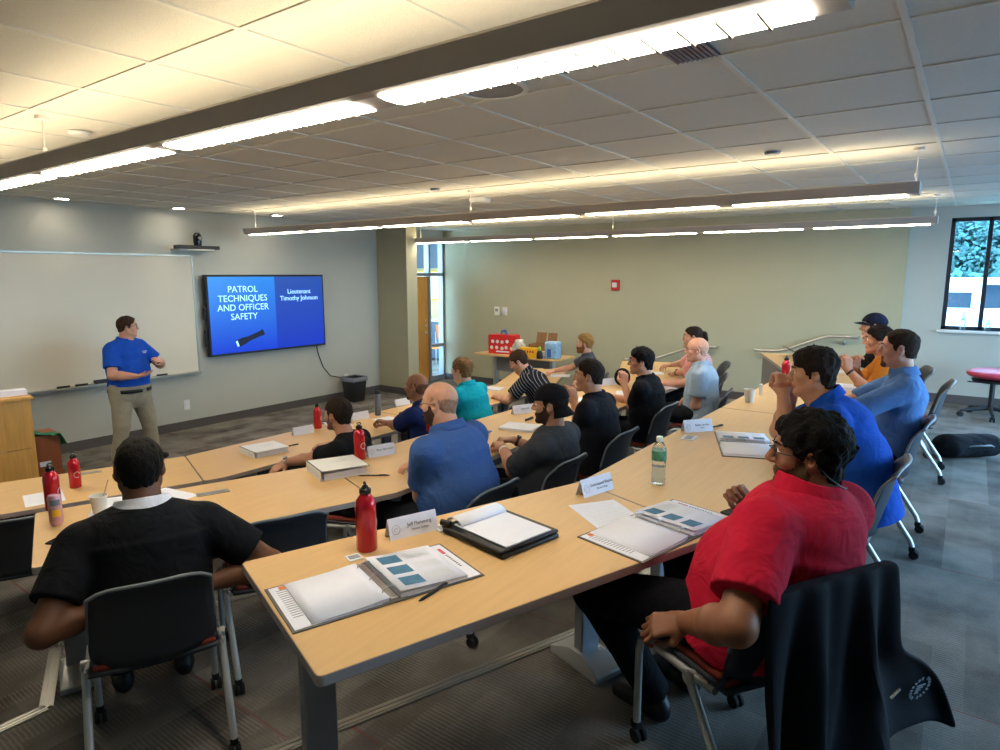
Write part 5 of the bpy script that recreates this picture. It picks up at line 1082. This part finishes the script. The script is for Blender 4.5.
sheet('white sheet under the raised hand of black polo person',592,400,T2,20); sheet('white sheet under the pen of the sunglasses person',630,393,T2,25)
sheet('white sheet before the pale grey polo person',664,387,T2,25); sheet('white sheet under the forearm of the pink shirt person',652,373,T2,25)
sheet('white sheet under the writing hand of blond bearded person',560,376,T1,25,n=8); sheet('white notebook before the pinstripe shirt person',492,389,T1,10,n=12,lines=False,name='notebook')
sheet('white sheet under the elbows of the mustard top person',852,372,T3,20); sheet('thick white binder pages before chambray shirt person',842,388,T3,10,n=20,lines=False,name='notepad'); sheet('white sheet before the elbow of royal blue polo person',815,432,T3,25)
# baseball cap lying on the table, small dark tablet at the far table
q=P(622,386,T2); CA=SDF((-.15,-.2,-.02),(.15,.2,.24),.006); CA.ell((0,0,.10),(.062,.088,.10),k=.002); CA.plane((0,0,-1),(0,0,0.0)); a_,b_=CA.mesh(); o=np_obj('baseball_cap',a_,b_,cloth('#16171c')); tag(o,'black and red baseball cap propped up on the middle row table','cap',None,(q[0],q[1],T2),rad(20))
FP_=SDF((-.12,-.16,-.02),(.02,.12,.2),.006); FP_.ell((-.045,-.03,.075),(.024,.045,.070),k=.002); FP_.plane((0,0,-1),(0,0,.002)); a_,b_=FP_.mesh(); np_obj('front_panel',a_,b_,cloth('#c01c28'),o)
q=P(812,357,T3); o=thing('laptop','dark open laptop at the far end of back row','laptop',(q[0],q[1],T3),rad(205)); MB().bx(-.16,.16,-.11,.11,0,.014).build('base',M['black'],o,bevel=.003); sc_=MB().box((0,0,.105),(.32,.008,.21)).build('screen',M['black'],o,bevel=.003); sc_.location=(0,-.115,.012); sc_.rotation_euler=(rad(62),0,0)
# side table food boxes
TS=.79
o=thing('carton','red patterned carton with white spots on the side table','carton',(9.38,6.72,TS),rad(-82)); MB().bx(-.26,.26,-.12,.12,0,.34).build('carton_body',M['redcard'],o,bevel=.006)
m=MB(); random.seed(3)
for k in range(9): 
    x=-.2+.4*(k%5)/4+.03*random.random(); z=.10+.11*(k//5)+.02*random.random(); m.lathe([(0,.002),(.032,.002),(.032,0)],12,(x,-.121,z),Matrix.Rotation(PI/2,3,'X'))
m.build('white_spots',M['white'],o); m=MB(); m.bx(-.1,.16,-.124,-.12,.03,.055); m.build('brand_strip',M['paper'],o)
m=MB(); [m.tube([(s*.09,y_,.33),(s*.07,y_,.39),(0,y_,.41),(-s*.02,y_,.40)],.014,8) for s,y_ in((1,-.06),(-1,.05))]; m.build('handles',M['bluepaper'],o)
o=thing('snack_bag','clear and silver snack bag beside the red carton','bag',(9.35,6.38,TS),rad(-80)); B_=SDF((-.2,-.15,-.02),(.2,.15,.34),.01); B_.ell((0,0,.12),(.13,.08,.14),k=.01); B_.cap((-.07,0,.24),(.07,0,.26),.02,k=.03); B_.rough(.006,[(40,1)],2); B_.plane((0,0,-1),(0,0,.002)); a_,b_=B_.mesh(); np_obj('bag_body',a_,b_,mat('foil_bag',srgb('#b9b7b0'),.3,metal=.3,var=.5,vscale=22),o)
o=thing('cardboard_box','open brown cardboard box on the side table','box',(9.55,6.02,TS),rad(-88)); m=MB(); m.bx(-.2,.2,-.14,-.134,0,.2); m.bx(-.2,.2,.134,.14,0,.2); m.bx(-.2,-.194,-.14,.14,0,.2); m.bx(.194,.2,-.14,.14,0,.2); m.bx(-.2,.2,-.14,.14,0,.006); m.build('box_walls',M['cardboard'],o)
MB().box((-.11,.16,.29),(.2,.006,.19),rotm(-14)).build('flap',M['cardboard'],o); MB().box((.12,.15,.29),(.18,.006,.19),rotm(-10)).build('flap',M['cardboard'],o)
o=thing('chip_box','yellow snack box with red print at the side table edge','box',(9.15,6.02,TS),rad(-84)); MB().bx(-.17,.17,-.08,.08,0,.17).build('box_body',M['yellow'],o,bevel=.004); m=MB(); [m.box((-.1+.05*k,-.081,.11),(.03,.003,.04)) for k in range(5)]; m.build('print',M['redink'],o)
o=thing('bottle_pack','pale blue shrink wrapped pack standing on the side table','pack',(9.25,5.62,TS),rad(-80)); MB().bx(-.12,.12,-.10,.10,0,.29).build('wrap',M['bluecard'],o,bevel=.03); m=MB(); m.box((-.03,-.101,.1),(.07,.003,.14)); m.build('blue_label',M['bluepaper'],o)
o=thing('squeeze_bottle','black bottle with green cap at the side table edge','bottle',(9.12,5.80,TS)); MB().lathe([(0,0),(.05,0),(.055,.01),(.05,.10),(.04,.12),(.022,.14)],20).build('body',M['black'],o); MB().lathe([(.024,.135),(.024,.18),(.01,.21),(0,.21)],16).build('cap',mat('lime_cap',srgb('#8fbf3a'),.4),o)
o=MB().bx(-.07,.07,-.05,.05,0,.10).build('small_carton',M['white'],bevel=.004); tag(o,'small white carton between yellow box and blue pack','carton',None,(9.32,5.86,TS),rad(-85))
# loose chairs, office chairs, backpack
chair('empty classroom chair pushed under the middle row table, left of center',1.86,2.80,Z2,68)
chair('empty red seated chair at left end of the front row',1.32,4.55,Z1,68)
chair('empty classroom chair in middle row behind the pale grey polo person',8.3,2.75,Z2,118)
def office(label,x,y,rz_,hidden=False):
    o=thing('office_chair',label,'chair',(x,y,Z3),rz_,'crimson office chairs')
    s_=SDF((-.3,-.3,.40),(.3,.3,.6),.01); s_.ell((0,0,.53),(.28,.27,.07),k=.02); a_,b_=s_.mesh(); np_obj('seat',a_,b_,M['pinkseat'],o); MB().lathe([(0,.42),(.2,.43),(.22,.46),(0,.46)],24).build('seat_pan',M['black'],o)
    MB().cyl((0,0,.10),(0,0,.44),.028).build('gas_lift',M['black'],o); MB().tube([(.05,.1,.42),(.26,.1,.40)],.008,8).build('lever',M['black'],o)
    for k in range(5):
        a=2*PI*k/5; l=MB().tube([(.03*math.cos(a),.03*math.sin(a),.115),(.31*math.cos(a),.31*math.sin(a),.075)],[.026,.016],10).build('base_arm',M['black'],o)
        m=MB(); c=Vector((.31*math.cos(a),.31*math.sin(a),.03)); t_=Vector((-math.sin(a),math.cos(a),0)); m.cyl(c-t_*.025,c-t_*.008,.03,n=14); m.cyl(c+t_*.008,c+t_*.025,.03,n=14); m.cyl(c,c+Vector((0,0,.05)),.008,n=8); m.build('caster',M['rubber'],l)
    MB().tube([(0,-.18,.44),(0,-.30,.46),(0,-.33,.62)],.02,10).build('back_bracket',M['black'],o)
    P_=[[(.22*u*(1-.12*v*v),-.36+.05*u*u-.03*v,.76+.21*v) for u in [-1+.25*i for i in range(9)]] for v in [-1+.25*i for i in range(9)]]; MB().grid(P_).build('backrest',M['black'],o,solid=.04,sub=1)
office('crimson office chair by the window wall, front one',9.62,-.30,rad(40)); office('crimson office chair against the window wall, rear one',9.92,-.95,rad(60))
BP=SDF((-.35,-.25,-.01),(.35,.25,.3),.008); BP.ecap((-.18,0,.115),(.20,0,.11),.17,.115,.15,.105,(0,1,0),k=.05); BP.ell((.05,-.07,.12),(.17,.09,.06),k=.03); BP.ell((-.22,.02,.07),(.08,.12,.06),k=.03); BP.rough(.010,[(18,1),(40,.5)],9); BP.plane((0,0,-1),(0,0,.003)); a_,b_=BP.mesh()
o=np_obj('backpack',a_,b_,cloth('#14151a')); q=P(972,458,Z3); tag(o,'black backpack lying on the carpet near window wall','backpack',None,(q[0]+.0,q[1]+.05,Z3),rad(-50))
MB().tube([(-.2,-.1,.12),(-.05,-.16,.15),(.1,-.16,.15),(.22,-.1,.1)],.012,8).build('strap',M['black'],o); MB().tube([(.27,-.05,.05),(.31,0,.10),(.28,.06,.08)],.012,8).build('carry_handle',M['black'],o); MB().box((.3,.02,.09),(.02,.05,.03)).build('buckle',M['steel_light'],o)
BG=SDF((-.25,-.2,-.01),(.25,.2,.34),.008); BG.ecap((-.08,0,.10),(.08,0,.11),.11,.10,.10,.10,(0,1,0),k=.05); BG.ell((0,0,.17),(.14,.10,.08),k=.04); BG.rough(.008,[(22,1)],4); BG.plane((0,0,-1),(0,0,.003)); a_,b_=BG.mesh(); o=np_obj('shoulder_bag',a_,b_,cloth('#23272a')); q=P(716,668,Z3); tag(o,'dark bag on the floor under the chair of the red polo person','bag',None,(q[0]+.18,q[1]-.02,Z3),rad(20))
MB().tube([(-.1,0,.2),(-.05,0,.29),(.06,0,.29),(.1,0,.2)],.010,8).build('bag_handle',M['black'],o)
# cloth hanging over the brown box
P_=[[(-.18+.36*i/8,-.10+.02*math.sin(i*1.3)+(.10*(j-3)/3 if j>3 else -.08*(3-j)/3),(.53 if j>2 else .53)-(.16*((j-4)/3) if j>4 else 0)+.012*math.sin(i*2+j)) for j in range(8)] for i in range(9)]
o=MB().grid(P_).build('cloth',M['green'],solid=.008,sub=1); tag(o,'green cloth draped over the brown wooden box','cloth',None,(2.62,7.86,.012),rad(-60))
# ---------------------------------------------------------------- outside the window
g=MB(); g.bx(13.4,70,-60,60,.0,.30); g.bx(WX+.2,13.4,-60,0.6,.0,.30); struct(g.build('ground_outside',M['lawn'])); struct(MB().bx(13.5,24,-60,60,.30,.315).build('road_outside',M['asphalt'])); struct(MB().bx(XL-20,WX+.2,-60,YB-.2,-.5,-.4).build('ground_outside_rear',M['asphalt']))
def leafmesh(seed,r):
    rs=np.random.RandomState(seed); n=9000; d=rs.normal(size=(n,3)); d/=np.linalg.norm(d,axis=1)[:,None]; rad_=r*(.55+.45*rs.rand(n)**.5); nz=1+.22*np.sin(d@rs.normal(size=3)*5)+.15*np.sin(d@rs.normal(size=3)*9); c=d*(rad_*nz)[:,None]*np.array((1,1,1.15))
    V=[];F_=[]
    for i in range(n):
        a=rs.normal(size=3); a/=np.linalg.norm(a); b=np.cross(a,d[i]); b/=np.linalg.norm(b)+1e-6; s_=.05+.06*rs.rand(); o_=len(V); V+= [tuple(c[i]-a*s_),tuple(c[i]+b*s_*.6),tuple(c[i]+a*s_),tuple(c[i]-b*s_*.6)]; F_.append((o_,o_+1,o_+2,o_+3))
    m=MB(); m.add(V,F_); return m
LM=[leafmesh(k,2.3).build('foliage',M['green_leaf'],smooth=False).data for k in range(3)]
for o in [o for o in COL.objects if o.name.startswith('foliage')]: bpy.data.objects.remove(o)
tl=['tree outside the window, left edge of the view','leafy tree outside behind the white van','tree outside the window beside the right mullion','tall tree outside at the right of the window view']
for k,(x,y,h_) in enumerate(((27,4.6,3.8),(27,-.6,4.1),(27,-5.8,4.0),(33,2.0,5.2),(33,-3.2,5.0),(33,7.2,5.0))):
    o=thing('tree',tl[k] if k<4 else ['tree outside beyond the hidden part of window','tree outside behind the right wall'][k-4],'tree',(x+3,y,.3),k,'trees beyond the road'); MB().tube([(0,0,0),(.05,.1,h_*.5),(0,0,h_)],[.22,.16,.08],10).build('trunk',M['bark'],o)
    for j in range(2): c=bpy.data.objects.new('foliage',LM[(k+j)%3]); COL.objects.link(c); c.parent=o; c.location=(.5*j,1.6*j-.8,h_-.9-1.2*j); c.scale=(1.0,1.15,.9)
hd=MB()
rs=np.random.RandomState(5)
for i in range(2600):
    p=np.array((24.6+1.4*rs.rand(),-14+24*rs.rand(),.3+1.9*rs.rand())); a=rs.normal(size=3)*.16; b=rs.normal(size=3)*.10; hd.add([p-a,p+b,p+a,p-b],[(0,1,2,3)])
o=hd.build('hedge',M['green_leaf'],smooth=False); tag(o,'green hedge along the road outside the window','hedge'); o['kind']='stuff'
o=thing('van','white van parked outside the window','van',(21.5,-.45,.315),rad(-90))
pf_=[(-2.5,.28),(-2.55,1.5),(-2.4,1.78),(.9,1.80),(1.65,1.15),(2.45,.95),(2.55,.28)]
m=MB(); n=len(pf_); m.add([(x,-.95,z) for x,z in pf_]+[(x,.95,z) for x,z in pf_],[tuple(range(n)),tuple(range(2*n-1,n-1,-1))]+[(i,n+i,n+(i+1)%n,(i+1)%n) for i in range(n)]); m.build('body',M['vanwhite'],o,bevel=.06)
for s in(-1,1):
    m=MB(); m.add([(-.2,s*.958,1.02),(1.45,s*.958,1.10),(.85,s*.958,1.62),(-.2,s*.958,1.62)],[(0,1,2,3)]); m.build('side_window',M['carglass'],o,solid=.01,smooth=False); MB().bx(-2.3,-.45,s*.955-.006,s*.955+.006,1.02,1.42).build('side_window',M['carglass'],o)
    MB().bx(-2.5,2.4,s*.955-.006,s*.955+.006,.42,.52).build('side_stripe',M['bluepaper'],o)
    for x in(-1.5,1.6): w=MB().cyl((x,s*.78,.33),(x,s*.97,.33),.33,n=24).build('wheel',M['rubber'],o); MB().cyl((x,s*.96,.33),(x,s*.98,.33),.18,n=20).build('hub',M['steel_light'],w)
# ---------------------------------------------------------------- black jacket hanging over the near chair back
jc=Vector((2.14,.55,0)); jf=Vector((math.cos(rad(60)),math.sin(rad(60)),0)); jr=Vector((jf.y,-jf.x,0)); sm=lambda a,b,x:(lambda t:t*t*(3-2*t))(min(1,max(0,(x-a)/(b-a))))
def jp(u,v,lay=0):
    if v<0: # over the top rim to the front
        return jc+jr*(.255*u)+jf*(-.36-.6*v)+Vector((0,0,1.345+.25*v))
    p=jc+jr*(.258*u*(1+.25*v))-jf*(.362+.05*v+.03*v*v)+Vector((0,0,1.340-.70*v-.06*v*v))
    rg=lambda x:1-abs(math.sin(x))*2; fo=(.002+.060*v)*rg(4.6*u+1.0+.7*v)+(.004+.016*v)*math.sin(15*u+3*v)+.02*math.sin(5*v+2*u)*v
    p-=jf*fo
    fl=sm(.0,1.0,u)*sm(.30,.95,v); p+=Vector((.58,-.06,.03))*fl+Vector((0,0,.05*math.sin(5*v)))*fl
    p+=Vector((0,0,.05))*sm(.55,1,u)*sm(.75,1,v)*math.sin(4*u)
    return p
VV=[-.07,-.035]+[i/26 for i in range(27)]
G=[[tuple(jp(-1+2*i/36,v)-jc) for v in VV] for i in range(37)]
o=thing('jacket','black jacket draped over the chair back of the red polo person','jacket',jc)
MB().grid(G).build('jacket_body',M['navyfab'],o,solid=.014,sub=1)
em=MB(); C0=jp(.80,.80); Ux=(jp(.90,.80)-jp(.70,.80)).normalized(); Vx=(jp(.80,.72)-jp(.80,.88)); Vx=(Vx-Ux*Vx.dot(Ux)).normalized(); Nn=Ux.cross(Vx); Nn=Nn if Nn.dot(Vector((-1,-.3,.3)))>0 else -Nn
for k in range(18):
    if k in(4,13): continue
    a=2*PI*k/18; e=lambda r,an: tuple(C0+Nn*.022+Ux*r*math.cos(an)+Vx*r*math.sin(an)-jc)
    em.add([e(.040,a-.10),e(.053,a-.10),e(.053,a+.08),e(.040,a+.08)],[(0,1,2,3)])
for k in range(4): em.add([tuple(C0+Nn*.022+Ux*x+Vx*y-jc) for x,y in((-.022,.016-.011*k),(.022-.008*k,.016-.011*k),(.022-.008*k,.011-.011*k),(-.022,.011-.011*k))],[(0,1,2,3)])
em.build('emblem',M['print'],o,solid=.002,smooth=False)
q=jp(.42,.52); MB().tube([tuple(q-jf*.03-jc),tuple(q-jf*.035+jr*.03+Vector((0,0,.025))-jc)],.004,6).build('zip_pull',M['white'],o)
# ================================================================ outside, light and camera
wd=bpy.data.worlds.new('sky'); S.world=wd; wd.use_nodes=True; nt=wd.node_tree; bg=nt.nodes['Background']
tc=nt.nodes.new('ShaderNodeTexCoord'); sp=nt.nodes.new('ShaderNodeSeparateXYZ'); nt.links.new(tc.outputs['Generated'],sp.inputs['Vector'])
cr=nt.nodes.new('ShaderNodeValToRGB'); cr.color_ramp.elements[0].position=.45; cr.color_ramp.elements[0].color=(.52,.79,1,1); cr.color_ramp.elements[1].position=.8; cr.color_ramp.elements[1].color=(.30,.60,1,1)
mr=nt.nodes.new('ShaderNodeMapRange'); mr.inputs['From Min'].default_value=-1; nt.links.new(sp.outputs['Z'],mr.inputs['Value']); nt.links.new(mr.outputs[0],cr.inputs['Fac']); nt.links.new(cr.outputs['Color'],bg.inputs['Color'])
bg.inputs['Strength'].default_value=10.5
def area(name,loc,rot,sx,sy,power,col,portal=False):
    l=bpy.data.lights.new(name,'AREA'); l.shape='RECTANGLE'; l.size=sx; l.size_y=sy; l.energy=power; l.color=col
    o=bpy.data.objects.new(name,l); COL.objects.link(o); o.location=loc; o.rotation_euler=rot
    if portal: l.cycles.is_portal=True
    return o
area('window_portal',(WX+.15,(wy0+wy1)/2,(wz0+wz1)/2),(0,rad(90),0),wz1-wz0,wy1-wy0,1,(1,1,1),True)
area('window_portal',((bx0+bx1)/2,YB-.12,(bz0+wz1)/2),(rad(90),0,0),bx1-bx0,wz1-bz0,1,(1,1,1),True)
cam=bpy.data.cameras.new('camera'); co_=bpy.data.objects.new('camera',cam); COL.objects.link(co_)
cam.sensor_fit='HORIZONTAL'; cam.sensor_width=36; cam.lens=36*645/1000; cam.clip_start=.05; cam.clip_end=200
a_=rad(36); t_=rad(8.9); fw=Vector((math.cos(a_)*math.cos(t_),math.sin(a_)*math.cos(t_),-math.sin(t_)))
co_.location=(0,0,2.2); co_.rotation_euler=fw.to_track_quat('-Z','Y').to_euler(); S.camera=co_
S.view_settings.view_transform='Standard'; S.view_settings.look='None'; S.view_settings.gamma=1; S.view_settings.use_curve_mapping=False; S.view_settings.exposure=.75
S.cycles.use_denoising=True; S.cycles.max_bounces=8; S.cycles.diffuse_bounces=4; S.cycles.transparent_max_bounces=16; S.cycles.sample_clamp_indirect=6
